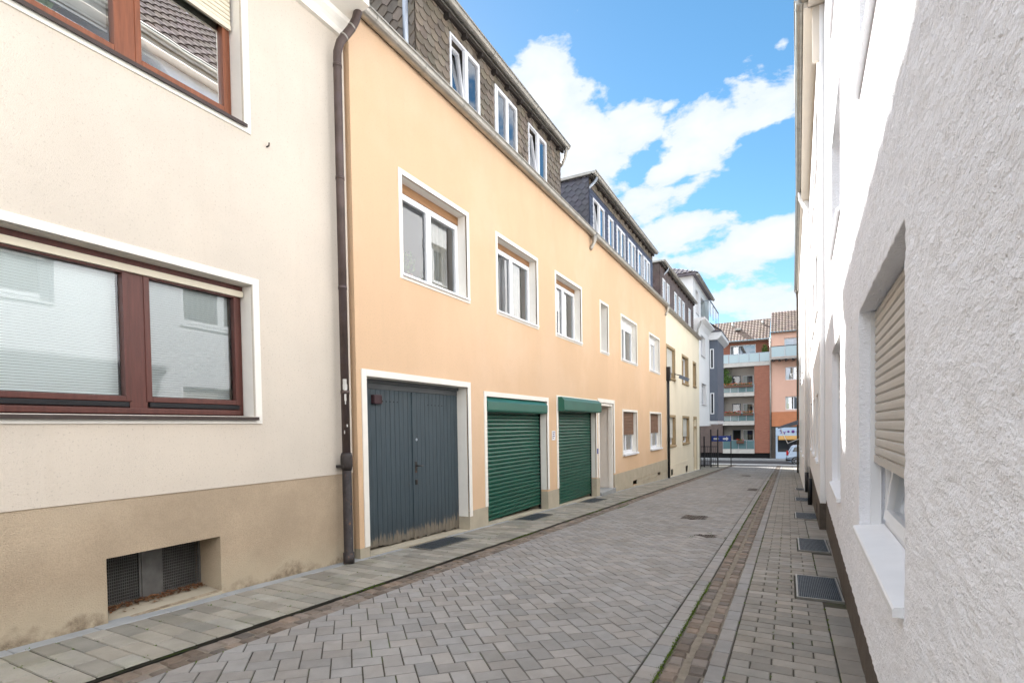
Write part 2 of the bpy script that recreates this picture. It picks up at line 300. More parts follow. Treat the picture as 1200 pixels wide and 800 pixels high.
# ------------------------------------------------------------------ mesh helpers
class MB:
    def __init__(s):
        s.bm = bmesh.new(); s.tone = s.bm.loops.layers.float_color.new('tone'); s.t = (1, 1, 1, 1)
    def face(s, pts, smooth=False):
        vs = [s.bm.verts.new(p) for p in pts]
        try: f = s.bm.faces.new(vs)
        except ValueError: return
        f.smooth = smooth
        for l in f.loops: l[s.tone] = s.t
        return f
    def box(s, x0, x1, y0, y1, z0, z1, M4=None, bev=0):
        if x0 > x1: x0, x1 = x1, x0
        if y0 > y1: y0, y1 = y1, y0
        if z0 > z1: z0, z1 = z1, z0
        p = [Vector((x, y, z)) for x in (x0, x1) for y in (y0, y1) for z in (z0, z1)]
        if M4: p = [M4 @ q for q in p]
        vs = [s.bm.verts.new(q) for q in p]; fs = []
        for i in ((0, 1, 3, 2), (4, 6, 7, 5), (0, 4, 5, 1), (2, 3, 7, 6), (0, 2, 6, 4), (1, 5, 7, 3)):
            f = s.bm.faces.new([vs[j] for j in i]); fs.append(f)
            for l in f.loops: l[s.tone] = s.t
        if bev:
            es = list({e for f in fs for e in f.edges})
            bmesh.ops.bevel(s.bm, geom=es, offset=bev, segments=2, affect='EDGES', profile=.6)
        return s
    def tube(s, pts, r, n=12, cap=True, smooth=True, arc=(0, 2*math.pi)):
        pts = [Vector(p) for p in pts]; rr = r if isinstance(r, (list, tuple)) else [r]*len(pts)
        rings = []; up = None
        for i, p in enumerate(pts):
            a = pts[max(i-1, 0)]; b = pts[min(i+1, len(pts)-1)]; d = (b-a).normalized()
            if up is None:
                up = Vector((0, 0, 1)) if abs(d.z) < .9 else Vector((1, 0, 0))
            x = up.cross(d).normalized(); y = d.cross(x); up = y
            full = abs(arc[1]-arc[0]-2*math.pi) < 1e-6; k = n if full else n+1
            rings.append([s.bm.verts.new(p + (x*math.cos(arc[0]+(arc[1]-arc[0])*j/n) + y*math.sin(arc[0]+(arc[1]-arc[0])*j/n))*rr[i]) for j in range(k)])
        for a, b in zip(rings, rings[1:]):
            k = len(a)
            for j in range(k if full else k-1):
                f = s.bm.faces.new((a[j], a[(j+1) % k], b[(j+1) % k], b[j])); f.smooth = smooth
                for l in f.loops: l[s.tone] = s.t
        if cap and full:
            for rg in (rings[0], rings[-1]):
                f = s.bm.faces.new(rg)
                for l in f.loops: l[s.tone] = s.t
        return s
    def prism(s, prof, axis, a, b):
        """prof: list of 2-D points, extruded along axis 0/1/2 from a to b"""
        def P(u, v, w_):
            return (w_, u, v) if axis == 0 else (u, w_, v) if axis == 1 else (u, v, w_)
        A = [s.bm.verts.new(P(u, v, a)) for u, v in prof]; B = [s.bm.verts.new(P(u, v, b)) for u, v in prof]
        fs = [s.bm.faces.new(A), s.bm.faces.new(B)]
        n = len(prof)
        for i in range(n): fs.append(s.bm.faces.new((A[i], A[(i+1) % n], B[(i+1) % n], B[i])))
        for f in fs:
            for l in f.loops: l[s.tone] = s.t
        return s
    def setv(s, v, k=.0): 
        s.t = (v*(1+random.uniform(-k, k)), v*(1+random.uniform(-k, k)), v*(1+random.uniform(-k, k)), 1)
    def build(s, name, material, parent=None, org=(0, 0, 0), fix=True):
        if fix: bmesh.ops.recalc_face_normals(s.bm, faces=s.bm.faces)
        o_ = Vector(org)
        for v in s.bm.verts: v.co -= o_
        me = bpy.data.meshes.new(name); s.bm.to_mesh(me); s.bm.free()
        me.materials.append(material)
        ob = bpy.data.objects.new(name, me); col.objects.link(ob)
        if parent: ob.parent = parent
        else: ob.location = o_
        return ob

def props(o, label=None, cat=None, group=None, kind=None):
    if label: o['label'] = label
    if cat: o['category'] = cat
    if group: o['group'] = group
    if kind: o['kind'] = kind
    return o
class Thing:
    """an Empty at the thing's base; parts are given in frame coordinates"""
    def __init__(s, name, label, cat, org, group=None, frame=None):
        s.org = Vector(org); s.e = bpy.data.objects.new(name, None); col.objects.link(s.e); s.e.empty_display_size = .3
        s.frame = frame or Matrix.Identity(4)
        s.e.matrix_world = s.frame @ Matrix.Translation(s.org)
        props(s.e, label, cat, group)
    def part(s, name, mb, m, parent=None, label=None):
        o = mb.build(name, m, parent or s.e, s.org)
        if label: o['label'] = label
        return o
def solo(name, mb, m, org, label, cat, group=None):
    return props(mb.build(name, m, None, org), label, cat, group)
def struct(name, mb, m): return props(mb.build(name, m, None, (0, 0, 0)), kind='structure')

def gz(y): return .07 - .0385*min(y, 43.5)       # the street falls away from the camera

def wall(mb, X, y0, y1, z0, z1, holes, depth=.45, step=0, disp=None, ends=True):
    """facade sheet at x=X facing +x with rectangular openings and their reveals"""
    ys = sorted({y0, y1, *[h[0] for h in holes], *[h[1] for h in holes]}); zs = sorted({z0, z1, *[h[2] for h in holes], *[h[3] for h in holes]})
    def sub(a):
        if not step: return a
        r = []
        for p, q in zip(a, a[1:]):
            n = max(1, math.ceil((q-p)/step)); r += [p+(q-p)*i/n for i in range(n)]
        return r+[a[-1]]
    ys = sub([y for y in ys if y0-1e-6 <= y <= y1+1e-6]); zs = sub([z for z in zs if z0-1e-6 <= z <= z1+1e-6])
    cache = {}
    def V(i, j):
        if (i, j) not in cache:
            y, z = ys[i], zs[j]; x = X
            if disp: x, y, z = disp(X, y, z, holes)
            cache[(i, j)] = mb.bm.verts.new((x, y, z))
        return cache[(i, j)]
    ins = lambda y, z: any(h[0] < y < h[1] and h[2] < z < h[3] for h in holes)
    for i in range(len(ys)-1):
        for j in range(len(zs)-1):
            if ins((ys[i]+ys[i+1])/2, (zs[j]+zs[j+1])/2): continue
            f = mb.bm.faces.new((V(i, j), V(i+1, j), V(i+1, j+1), V(i, j+1))); f.smooth = bool(disp)
    def strip(idx, back):
        vs = [V(*k) for k in idx]; bs = [mb.bm.verts.new((X-back, v.co.y if disp is None else b_[0], v.co.z if disp is None else b_[1])) for v, b_ in zip(vs, [(ys[k[0]], zs[k[1]]) for k in idx])]
        for a in range(len(vs)-1): mb.bm.faces.new((vs[a], vs[a+1], bs[a+1], bs[a]))
    for h in holes:
        ia, ib = [min(range(len(ys)), key=lambda i: abs(ys[i]-v)) for v in h[:2]]
        ja, jb = [min(range(len(zs)), key=lambda i: abs(zs[i]-v)) for v in h[2:4]]
        d = h[4] if len(h) > 4 else depth
        for idx in ([(i, ja) for i in range(ia, ib+1)], [(i, jb) for i in range(ia, ib+1)], [(ia, j) for j in range(ja, jb+1)], [(ib, j) for j in range(ja, jb+1)]): strip(idx, d)
    if ends:
        n, k = len(ys)-1, len(zs)-1
        strip([(0, j) for j in range(k+1)], depth); strip([(n, j) for j in range(k+1)], depth); strip([(i, k) for i in range(n+1)], depth); strip([(i, 0) for i in range(n+1)], depth)
    return mb

def frame_rect(mb, X0, X1, y0, y1, z0, z1, wl, wr=None, wb=None, wt=None, bev=0):
    wr = wl if wr is None else wr; wb = wl if wb is None else wb; wt = wl if wt is None else wt
    mb.box(X0, X1, y0, y0+wl, z0, z1, bev=bev); mb.box(X0, X1, y1-wr, y1, z0, z1, bev=bev)
    mb.box(X0, X1, y0+wl, y1-wr, z0, z0+wb, bev=bev); mb.box(X0, X1, y0+wl, y1-wr, z1-wt, z1, bev=bev)
    return mb

def window(th, X, y0, y1, z0, z1, depth=.17, splits=(.5,), fm='white_frame', gm='glass', surround=.07, sm='trim', sill='white_frame', sillout=.04, box=None, blind=None, curtain=None, tilt=None, fw=.055, name='window', sillh=.03):
    """window unit set back in an opening; y0..z1 is the clear opening"""
    xf = X-depth
    top = z1
    mb = MB()
    bx = None
    if box:
        bx = MB(); bx.box(xf-.10, xf+.012, y0, y1, z1-box[0], z1); top = z1-box[0]
    frame_rect(mb, xf-.06, xf, y0, y1, z0, top, .035, bev=.004)
    cuts = [y0+.035]+[y0+(y1-y0)*s for s in splits]+[y1-.035]
    gl = MB()
    for i, (a, b) in enumerate(zip(cuts, cuts[1:])):
        a2 = a+(.004 if i == 0 else .006); b2 = b-(.004 if i == len(cuts)-2 else .006)
        zz0, zz1 = z0+.039, top-.039
        ins = .014
        if tilt == i:
            sb = MB(); n0 = len(mb.bm.verts)
            tb = MB()
            frame_rect(tb, xf-.05, xf+ins, a2, b2, zz0, zz1, fw)
            Mt = Matrix.Translation((xf, 0, zz0)) @ Matrix.Rotation(R(-7), 4, 'Y') @ Matrix.Translation((-xf, 0, -zz0))
            for v in tb.bm.verts: v.co = Mt @ v.co
            me = bpy.data.meshes.new('tmp'); tb.bm.to_mesh(me); tb.bm.free(); mb.bm.from_mesh(me); bpy.data.meshes.remove(me)
            q = [Mt @ Vector(p) for p in ((xf-.02, a2+fw, zz0+fw), (xf-.02, b2-fw, zz0+fw), (xf-.02, b2-fw, zz1-fw), (xf-.02, a2+fw, zz1-fw))]
            gl.face(q)
        else:
            frame_rect(mb, xf-.05, xf+ins, a2, b2, zz0, zz1, fw, bev=.004)
            gl.face(((xf-.02, a2+fw-.003, zz0+fw-.003), (xf-.02, b2-fw+.003, zz0+fw-.003), (xf-.02, b2-fw+.003, zz1-fw+.003), (xf-.02, a2+fw-.003, zz1-fw+.003)))
    for s in splits:
        yy = y0+(y1-y0)*s; mb.box(xf-.055, xf-.002, yy-.02, yy+.02, z0+.036, top-.036)
    wo_ = th.part(name, mb, M[fm])
    th.part('pane', gl, M[gm], wo_)
    if bx: th.part('shutter_box', bx, M[box[1]], wo_)
    if surround:
        sr = MB(); frame_rect(sr, X-.02, X+.012, y0-surround, y1+surround, z0-surround, z1+surround, surround, bev=.003)
        frame_rect(sr, xf-.01, X-.021, y0-.001, y1+.001, z0-.001, z1+.001, .004)
        th.part('surround', sr, M[sm], wo_)
    if sill:
        s_ = MB(); prof = [(xf+.0, z0+.012), (X+sillout, z0-.004), (X+sillout, z0-sillh), (X+sillout-.012, z0-sillh), (X+sillout-.012, z0-.022), (xf, z0-.006)]
        yy0, yy1 = y0+.003, y1-.003
        s_.prism(prof, 1, yy0 if sillout < .03 else y0-.02, yy1 if sillout < .03 else y1+.02)
        th.part('sill', s_, M[sill], wo_)
    if blind:
        kind, bm_, zb, pitch = blind
        b_ = MB()
        if kind == 'slat':
            z = top-.05
            while z > zb:
                b_.face(((xf-.10, y0+.05, z), (xf-.10, y1-.05, z), (xf-.080, y1-.05, z+pitch*.8), (xf-.080, y0+.05, z+pitch*.8))); z -= pitch
            th.part('blind', b_, M[bm_], wo_)
        else:
            roller(b_, xf+.045, y0+.015, y1-.015, zb, z1-.002, pitch)
            th.part('roller_shutter', b_, M[bm_], wo_)
    if curtain:
        c_ = MB(); cm, segs = curtain
        for (ya, yb, za, zb2) in segs:
            n = max(6, int((yb-ya)/.02)); prev = None
            for i in range(n+1):
                y = ya+(yb-ya)*i/n; x = xf-.17+.016*math.sin(y*52)+.01*math.sin(y*23+1)
                cur = (x, y)
                if prev: c_.face(((prev[0], prev[1], za), (cur[0], cur[1], za), (cur[0], cur[1], zb2), (prev[0], prev[1], zb2)), True)
                prev = cur
        th.part('curtain', c_, M[cm], wo_)
    return wo_

def roller(mb, X, y0, y1, z0, z1, pitch, out=.012):
    """roller shutter curtain: a strip of slats with a rounded profile"""
    z = z1; prof = []
    while z - pitch > z0-1e-4:
        prof += [(X-.004, z), (X+out*.75, z-pitch*.12), (X+out, z-pitch*.40), (X+out*.8, z-pitch*.78), (X-.004, z-pitch*.93), (X-.006, z-pitch*.985)]
        z -= pitch
    prof.append((X-.004, z))
    for a, b in zip(prof, prof[1:]): mb.face(((a[0], y0, a[1]), (a[0], y1, a[1]), (b[0], y1, b[1]), (b[0], y0, b[1])))
    mb.box(X-.012, X+out+.003, y0, y1, z-.045, z)
    return mb

def slates(mb, O, u, v, n, W, H, pw, ph, style='scale', holes=(), tone=(.7, 1.2), jit=.0):
    """overlapping slates on a plane: O origin, u along, v up, n outward"""
    O, u, v, n = Vector(O), Vector(u).normalized(), Vector(v).normalized(), Vector(n).normalized()
    rows = int(H/ph)+1; cols_ = int(W/pw)+2
    for r in range(rows):
        for c in range(-1, cols_):
            a = c*pw + (pw/2 if r % 2 else 0); b = r*ph
            a0, a1 = max(0, a+.002), min(W, a+pw-.002)
            if a1-a0 < .02: continue
            cv = b+ph*.5
            for h in holes:
                if h[2] < cv < h[3]:
                    if a0 >= h[0] and a1 <= h[1]: a1 = a0
                    elif a0 < h[0] < a1: a1 = h[0]
                    elif a0 < h[1] < a1: a0 = h[1]
            if a1-a0 < .02: continue
            cu = (a0+a1)/2
            k = random.uniform(*tone); mb.t = (k*random.uniform(.95, 1.05), k, k*random.uniform(.94, 1.06), 1)
            t0 = .020+random.uniform(0, .005); hh = ph*1.45; top_b = min(b+hh, H)
            if style == 'scale':
                pts = [(a0, top_b, .002), (a0, b+ph*.42, t0*.75), (a0+pw*.14, b+ph*.12, t0*.95), (cu, b, t0), (a1-pw*.14, b+ph*.12, t0*.95), (a1, b+ph*.42, t0*.75), (a1, top_b, .002)]
            elif style == 'diag':
                pts = [(a0, top_b, .002), (a0, b+ph*.5, t0*.8), (cu, b-.0, t0), (a1, b+ph*.5, t0*.8), (a1, top_b, .002)]
            else:
                pts = [(a0, top_b, .002), (a0, b, t0), (a1, b, t0), (a1, top_b, .002)]
            P = [O+u*p[0]+v*p[1]+n*p[2] for p in pts]
            mb.face(P)
            for q, s_ in zip(P[1:-1], P[2:-1]): mb.face((q, s_, s_-n*.008, q-n*.008))
    mb.t = (1, 1, 1, 1)
    return mb

def tiles(mb, O, u, v, n, W, H, pw=.30, ph=.36, amp=.035, tone=(.85, 1.12), lim=None):
    """pantile roof: wavy courses with a step at each lap"""
    O, u, v, n = Vector(O), Vector(u).normalized(), Vector(v).normalized(), Vector(n).normalized()
    for r in range(math.ceil(H/ph)):
        b0, b1 = r*ph, min((r+1)*ph+.03, H)
        for c in range(math.ceil(W/pw)):
            if lim and not lim((c+.5)*pw, (r+.5)*ph): continue
            k = random.uniform(*tone); mb.t = (k, k*random.uniform(.95, 1.05), k*random.uniform(.92, 1.05), 1)
            prof = [(0, .0), (.18, amp), (.5, amp), (.68, 0), (.84, -amp*.3), (1, 0)]
            for (p0, h0), (p1, h1) in zip(prof, prof[1:]):
                x0, x1 = min(W, (c+p0)*pw), min(W, (c+p1)*pw)
                if x1 <= x0: continue
                mb.face((O+u*x0+v*b0+n*(h0+.03), O+u*x1+v*b0+n*(h1+.03), O+u*x1+v*b1+n*h1, O+u*x0+v*b1+n*h0))
                mb.face((O+u*x0+v*b0+n*(h0+.03), O+u*x1+v*b0+n*(h1+.03), O+u*x1+v*b0+n*(h1-.01), O+u*x0+v*b0+n*(h0-.01)))
    mb.t = (1, 1, 1, 1)

def gutter(mb, x, z, y0, y1, r=.085, seams=1.0):
    """half-round gutter along y with a bead and seams"""
    n = 10
    for (a, b, rr) in [(y0, y1, r)]:
        pr = [(x+rr*math.cos(math.pi+math.pi*i/n), z+rr*math.sin(math.pi+math.pi*i/n)) for i in range(n+1)]
        inn = [(x+(rr-.008)*math.cos(math.pi+math.pi*i/n), z+(rr-.008)*math.sin(math.pi+math.pi*i/n)) for i in range(n+1)]
        for P, q in ((pr, 0), (inn, 0)):
            for (p, p2) in zip(P, P[1:]): mb.face(((p[0], a, p[1]), (p[0], b, p[1]), (p2[0], b, p2[1]), (p2[0], a, p2[1])), True)
        for yy in (a, b): mb.face([(p[0], yy, p[1]) for p in pr])
    mb.tube([(x+r+.004, y0, z+.004), (x+r+.004, y1, z+.004)], .012, 8)
    y = y0+.3
    while y < y1:
        pr = [(x+(r+.006)*math.cos(math.pi+math.pi*i/n), z+(r+.006)*math.sin(math.pi+math.pi*i/n)) for i in range(n+1)]
        for (p, p2) in zip(pr, pr[1:]): mb.face(((p[0], y, p[1]), (p[0], y+.025, p[1]), (p2[0], y+.025, p2[1]), (p2[0], y, p2[1])), True)
        y += seams
    return mb

def leaves(mb, c, r, n, s, squash=.7):
    for _ in range(n):
        d = Vector((random.gauss(0, 1), random.gauss(0, 1), random.gauss(0, 1))); d.normalize(); d *= random.random()**.4
        p = Vector(c)+Vector((d.x*r[0], d.y*r[1], d.z*r[2])); k = random.uniform(.5, 1.6); mb.t = (k, k*random.uniform(.85, 1.1), k*.9, 1)
        u = Vector((random.gauss(0, 1), random.gauss(0, 1), random.gauss(0, 1))).normalized(); v = u.orthogonal().normalized(); q = s*random.uniform(.6, 1.3)
        mb.face((p-u*q, p+v*q*.45, p+u*q, p-v*q*.45))
    mb.t = (1, 1, 1, 1)
def house_plant(x, y, z, h, spiky, label):
    t = Thing('house_plant', label, 'house plant', (x, y, z), 'house plants behind the left windows')
    p = MB(); p.tube([(x, y, z), (x, y, z+.11)], [.05, .068], 14); t.part('pot', p, M['sign_white'] if spiky else M['pot'])
    l_ = MB()
    if spiky:
        for k in range(22):
            a = random.uniform(0, 6.28); e = random.uniform(.5, 1.3); d = Vector((math.cos(a)*math.cos(e), math.sin(a)*math.cos(e), math.sin(e))); L_ = h*random.uniform(.6, 1); sd_ = d.cross(Vector((0, 0, 1))).normalized()*.014
            b = Vector((x, y, z+.1)); m_ = b+d*L_*.55; q = b+d*L_+Vector((0, 0, -.1*L_*math.cos(e)))
            kk = random.uniform(.7, 1.5); l_.t = (kk, kk, kk, 1); l_.face((b-sd_*.6, b+sd_*.6, m_+sd_, m_-sd_)); l_.face((m_-sd_, m_+sd_, q))
    else: leaves(l_, (x, y, z+.1+h*.5), (.09, .12, h*.5), 160, .035)
    t.part('foliage', l_, M['leaf'])
# ------------------------------------------------------------------ ground, road, pavements
g = MB(); g.face(((-600, -200, -.12-.0385*0), (600, -200, -.12), (600, 0, -.12), (-600, 0, -.12)))
g.face(((-600, 0, -.12), (600, 0, -.12), (600, 43.5, gz(43.5)-.19), (-600, 43.5, gz(43.5)-.19)))
g.face(((-600, 43.5, gz(43.5)-.19), (600, 43.5, gz(43.5)-.19), (600, 900, gz(43.5)-.19), (-600, 900, gz(43.5)-.19)))
struct('ground', g, M['earth'])
def sheet(mb, x0, x1, y0, y1, dz=0, n=1):
    for i in range(n):
        a = y0+(y1-y0)*i/n; b = y0+(y1-y0)*(i+1)/n
        mb.face(((x0, a, gz(a)+dz), (x1, a, gz(a)+dz), (x1, b, gz(b)+dz), (x0, b, gz(b)+dz)))
bed = MB(); sheet(bed, -5.2, -3.63, -8, 42.5, -.009); sheet(bed, -3.365, -.712, -8, 42.5, -.009); sheet(bed, -.453, 1.2, -8, 42.5, -.009); struct('paving_bed', bed, M['joint'])

def clip(poly, nx, ny, d):      # keep nx*x+ny*y <= d
    out = []
    for i in range(len(poly)):
        a, b = poly[i], poly[(i+1) % len(poly)]; fa = nx*a[0]+ny*a[1]-d; fb = nx*b[0]+ny*b[1]-d
        if fa <= 0: out.append(a)
        if (fa < 0 < fb) or (fb < 0 < fa):
            t = fa/(fa-fb); out.append((a[0]+(b[0]-a[0])*t, a[1]+(b[1]-a[1])*t))
    return out
def inset(poly, d):
    n = len(poly); out = []
    for i in range(n):
        p0, p1, p2 = Vector(poly[i-1]), Vector(poly[i]), Vector(poly[(i+1) % n])
        e1, e2 = (p1-p0), (p2-p1)
        if e1.length < 1e-5 or e2.length < 1e-5: return None
        e1.normalize(); e2.normalize(); n1, n2 = Vector((-e1.y, e1.x)), Vector((-e2.y, e2.x))
        k = 1+n1.dot(n2)
        if k < .15: return None
        q = p1+(n1+n2)*(d/k); out.append((q.x, q.y))
    return out
def area(poly): return .5*sum(a[0]*b[1]-b[0]*a[1] for a, b in zip(poly, poly[1:]+poly[:1]))
def stone(mb, poly, h=.0, cham=.005, gap=.003, drop=.008, lo=.86, hi=1.12, warm=0, jit=.0018, tilt=.004):
    if len(poly) < 3: return
    if area(poly) < 0: poly = poly[::-1]
    if area(poly) < .0006: return
    a = inset(poly, gap); b = inset(poly, gap+cham)
    if not a or not b or area(b) < .0002 or area(b) > area(a): return
    k = random.uniform(lo, hi); wv = random.uniform(-.02, .03)+warm
    mb.t = (k*(1+wv), k, k*(1-wv), 1)
    cx = sum(p[0] for p in poly)/len(poly); cy = sum(p[1] for p in poly)/len(poly)
    hh = h+random.uniform(-jit, jit); tx, ty = random.uniform(-tilt, tilt), random.uniform(-tilt, tilt)
    z = lambda p, d: gz(p[1])+hh+d+(p[0]-cx)*tx+(p[1]-cy)*ty
    A = [mb.bm.verts.new((*p, z(p, -drop))) for p in a]; B = [mb.bm.verts.new((*p, z(p, 0))) for p in b]
    fs = [mb.bm.faces.new(B)]
    n = len(A)
    for i in range(n): fs.append(mb.bm.faces.new((A[i], A[(i+1) % n], B[(i+1) % n], B[i])))
    for f in fs:
        for l in f.loops: l[mb.tone] = mb.t
def rect(x0, x1, y0, y1): return [(x0, y0), (x1, y0), (x1, y1), (x0, y1)]
def hit(rs, x, y, mgn=0): return any(a-mgn < x < b+mgn and c-mgn < y < d+mgn for a, b, c, d in rs)

XL0, XL1, XL2, XR2, XR1, XR0 = -3.635, -3.365, -3.365, -.835, -.71, -.455
COVERS = [(-1.84, -1.42, 10.40, 10.95), (-1.30, -1.0, 8.40, 8.66), (-2.0, -1.6, 26.3, 27.3), (-1.15, -.87, 18.0, 18.8)]
road = MB()
c45 = math.cos(R(45)); L, Wd = .190, .127
# 90 degree herringbone of 3:2 stones, laid at 45 degrees to the street
def H2W(u, v): return (-2.119+(u-v)*c45, 2.995+(u+v)*c45)
N = 250
for i in range(-N, N):
    for j in range(-N, N):
      for kind in (0, 1):
        u0, v0 = i*Wd+j*(L-Wd), i*Wd-j*(L+Wd)
        if abs(u0) > 34 or abs(v0) > 34: continue
        q = [(u0, v0-L), (u0+Wd, v0-L), (u0+Wd, v0), (u0, v0)] if kind == 0 else [(u0, v0-L-Wd), (u0+L, v0-L-Wd), (u0+L, v0-L), (u0, v0-L)]
        P = [H2W(*p) for p in q]; cx = sum(p[0] for p in P)/4; cy = sum(p[1] for p in P)/4
        if cx < XL1-.16 or cx > XR2+.16 or cy < -.5 or cy > 42.5: continue
        if hit(COVERS, cx, cy): continue
        P = clip(clip(P, -1, 0, -XL1), 1, 0, XR2)
        wavy = .006*math.sin(cx*2.1+cy*1.3)*math.sin(cy*.9)
        stone(road, P, h=wavy, lo=.86, hi=1.12, cham=.0035, gap=.0026, drop=.007)
struct('road', road, M['paver'])
edge = MB(); y = -.5
while y < 42.5:
    d = .2+random.uniform(-.004, .004); stone(edge, rect(XR2+.003, XR1, y, y+d), lo=.9, hi=1.12); y += d
y = -.5
while y < 42.5:
    d = .25; stone(edge, rect(XR0, XR0+.108, y, y+d), lo=.88, hi=1.1); y += d
struct('paving_edge', edge, M['paver'])
cob = MB()
for (xa, xb, dz) in ((XL0+.006, XL1, -.010), (XR1, XR0, -.012)):
    for cidx in range(2):
        y = -.5+cidx*.06
        wx = (xb-xa)/2
        while y < 42.5:
            d = random.uniform(.10, .15); a = xa+wx*cidx+random.uniform(0, .008); b = xa+wx*(cidx+1)-random.uniform(.0, .008)
            j = lambda: random.uniform(-.006, .006)
            mid = .012 if xa > -2 else 0
            if cidx == 0: b -= mid
            else: a += mid
            stone(cob, [(a+j(), y+j()), (b+j(), y+j()), (b+j(), y+d+j()), (a+j(), y+d+j())], h=dz+random.uniform(-.003, .003), cham=.012, gap=.005, drop=.014, lo=.6, hi=1.25, warm=random.uniform(-.02, .1), tilt=.03); y += d
struct('gutter_channel', cob, M['cobble'])
sd = MB(); sheet(sd, XR1-.002, XR0+.002, -.5, 42.5, -.0225); sheet(sd, XL0, XL1, -.5, 42.5, -.0225)
struct('gutter_bed', sd, M['sand'])
# cut the joint bed under the channels by lowering: channel bed sits in a shallow trough
GR_L = [(-4.56, -4.17, 5.62, 6.58), (-4.56, -4.17, 8.72, 9.72), (-4.56, -4.17, 12.2, 13.25)]
GR_R = [(.065, .44, 5.44, 6.40), (.12, .48, 7.92, 8.98), (.12, .50, 11.4, 12.45), (.16, .52, 15.1, 16.1), (.2, .55, 18.9, 19.7)]
lp = MB(); y = -.5; r_ = 0
while y < 33.2:
    d = .148; off = (-.12, .05, -.02, .1)[r_ % 4]
    cuts = [-4.53]+[x for x in (-4.25+off, -3.93+off*.9) if -4.45 < x < -3.7]+[XL0]
    for a, b in zip(cuts, cuts[1:]):
        if hit(GR_L, (a+b)/2, y+d/2, .05) or (hit(GR_L, a+.05, y+d/2, .03)): 
            ga = [q for q in GR_L if q[2]-.05 < y+d/2 < q[3]+.05]
            if ga and b > ga[0][1]+.02: stone(lp, rect(max(a, ga[0][1]+.012), b, y, y+d), lo=.8, hi=1.15, h=.012)
            continue
        stone(lp, rect(a, b, y, y+d), lo=.78, hi=1.18, h=.012, jit=.003)
    y += d; r_ += 1
while y < 42.5:
    stone(lp, rect(-5.2, -4.5, y, y+.2), h=.012); stone(lp, rect(-4.5, XL0, y, y+.2), h=.012); y += .2
struct('pavement_left', lp, M['slab'])
ls = MB(); y = -6
while y < 33:
    if not any(q[2]-.02 < y+.25 < q[3]+.02 for q in GR_L) : stone(ls, rect(-4.72, -4.535, y, y+.5), lo=.9, hi=1.1, h=.012, gap=.002)
    y += .5
struct('wall_strip', ls, M['strip'])
rp = MB(); y = -.5; r_ = 0
x_a, x_b = XR0+.111, .272
while y < 42.4:
    d = .123; off = (.0, .125)[r_ % 2]; cuts = [x_a]+[x_a+off+.245*k for k in range(4) if x_a+.04 < x_a+off+.245*k < x_b-.04]+[x_b]
    for a, b in zip(cuts, cuts[1:]):
        ga = [q for q in GR_R if q[2]-.02 < y+d/2 < q[3]+.02]
        if ga:
            if a > ga[0][0]-.03: continue
            b = min(b, ga[0][0]-.012)
        stone(rp, rect(a, b, y, y+d), lo=.8, hi=1.14, jit=.002)
    y += d; r_ += 1
y = -.5
while y < 42.4:
    d = .25; ga = [q for q in GR_R if q[2]-.1 < y+d/2 < q[3]+.1]
    if not ga: stone(rp, rect(x_b+.003, x_b+.6, y, y+d), lo=.85, hi=1.1)
    else: stone(rp, rect(ga[0][1]+.01, x_b+.6, y, y+d), lo=.85, hi=1.1)
    y += d
struct('pavement_right', rp, M['slab_r'])

# moss and weeds in the joints, uncountable
ms = MB()
def tuft(x, y, s, z=0):
    for _ in range(int(5+s*260)):
        px, py = x+random.gauss(0, s*.35), y+random.gauss(0, s)
        a = random.uniform(0, 6.28); h = random.uniform(.004, .014); w_ = random.uniform(.003, .007); l_ = random.uniform(.002, .012)
        b = Vector((px, py, gz(py)+z-.005)); u = Vector((math.cos(a), math.sin(a), 0))
        ms.face((b-u*w_, b+u*w_, b+Vector((u.y*l_, -u.x*l_, h))))
y = 1.2
while y < 30:
    k = noise.noise(Vector((0, y*.55, 3)))
    if k > -.15: tuft(XR1-.003+random.uniform(-.006, .006), y, .02+.03*max(0, k))
    y += .025 if y < 9 else .06
y = 1.2
while y < 14:
    k = noise.noise(Vector((4, y*.9, 1)))
    if k > .08: tuft(XL0+.012, y, .03+.05*k, .0)
    if noise.noise(Vector((8, y*.8, 2))) > .15: tuft(XL1+.004, y, .03)
    y += .05
for _ in range(70):
    y = random.uniform(1.2, 7); tuft(random.uniform(-4.55, -3.7), -.5+.148*round((y+.5)/.148), .012, .012)
for _ in range(60):
    y = random.uniform(2.8, 9); tuft(random.choice((x_a, -.1, .02, x_b)), y, .014)
for (x, y, s) in ((-.85, 8.45, .03), (-4.5, 4.42, .05), (-4.42, 3.3, .04), (-1.32, 8.3, .06), (-1.1, 8.8, .05), (.375, 3.3, .05), (.37, 3.15, .04)): tuft(x, y, s, .01)
props(ms.build('moss_tufts', M['moss'], None), 'low green moss and weeds growing in the paving joints along the channel', 'moss', None, 'stuff')

# cross street and far pavement
zc = gz(43.5)
cs = MB(); cs.face(((-80, 42.5, zc-.03), (80, 42.5, zc-.03), (80, 48.4, zc-.03), (-80, 48.4, zc-.03))); struct('cross_street', cs, M['asphalt'])
ln = MB(); ln.box(-5.4, 1.6, 43.6, 43.95, zc-.06, zc+.012, bev=.01); struct('pale_strip', ln, M['line'])  # raised pale band across the cross street
fp = MB(); fp.box(-80, 80, 48.4, 50.4, zc-.3, zc+.09, bev=.02); struct('far_pavement', fp, M['strip'])

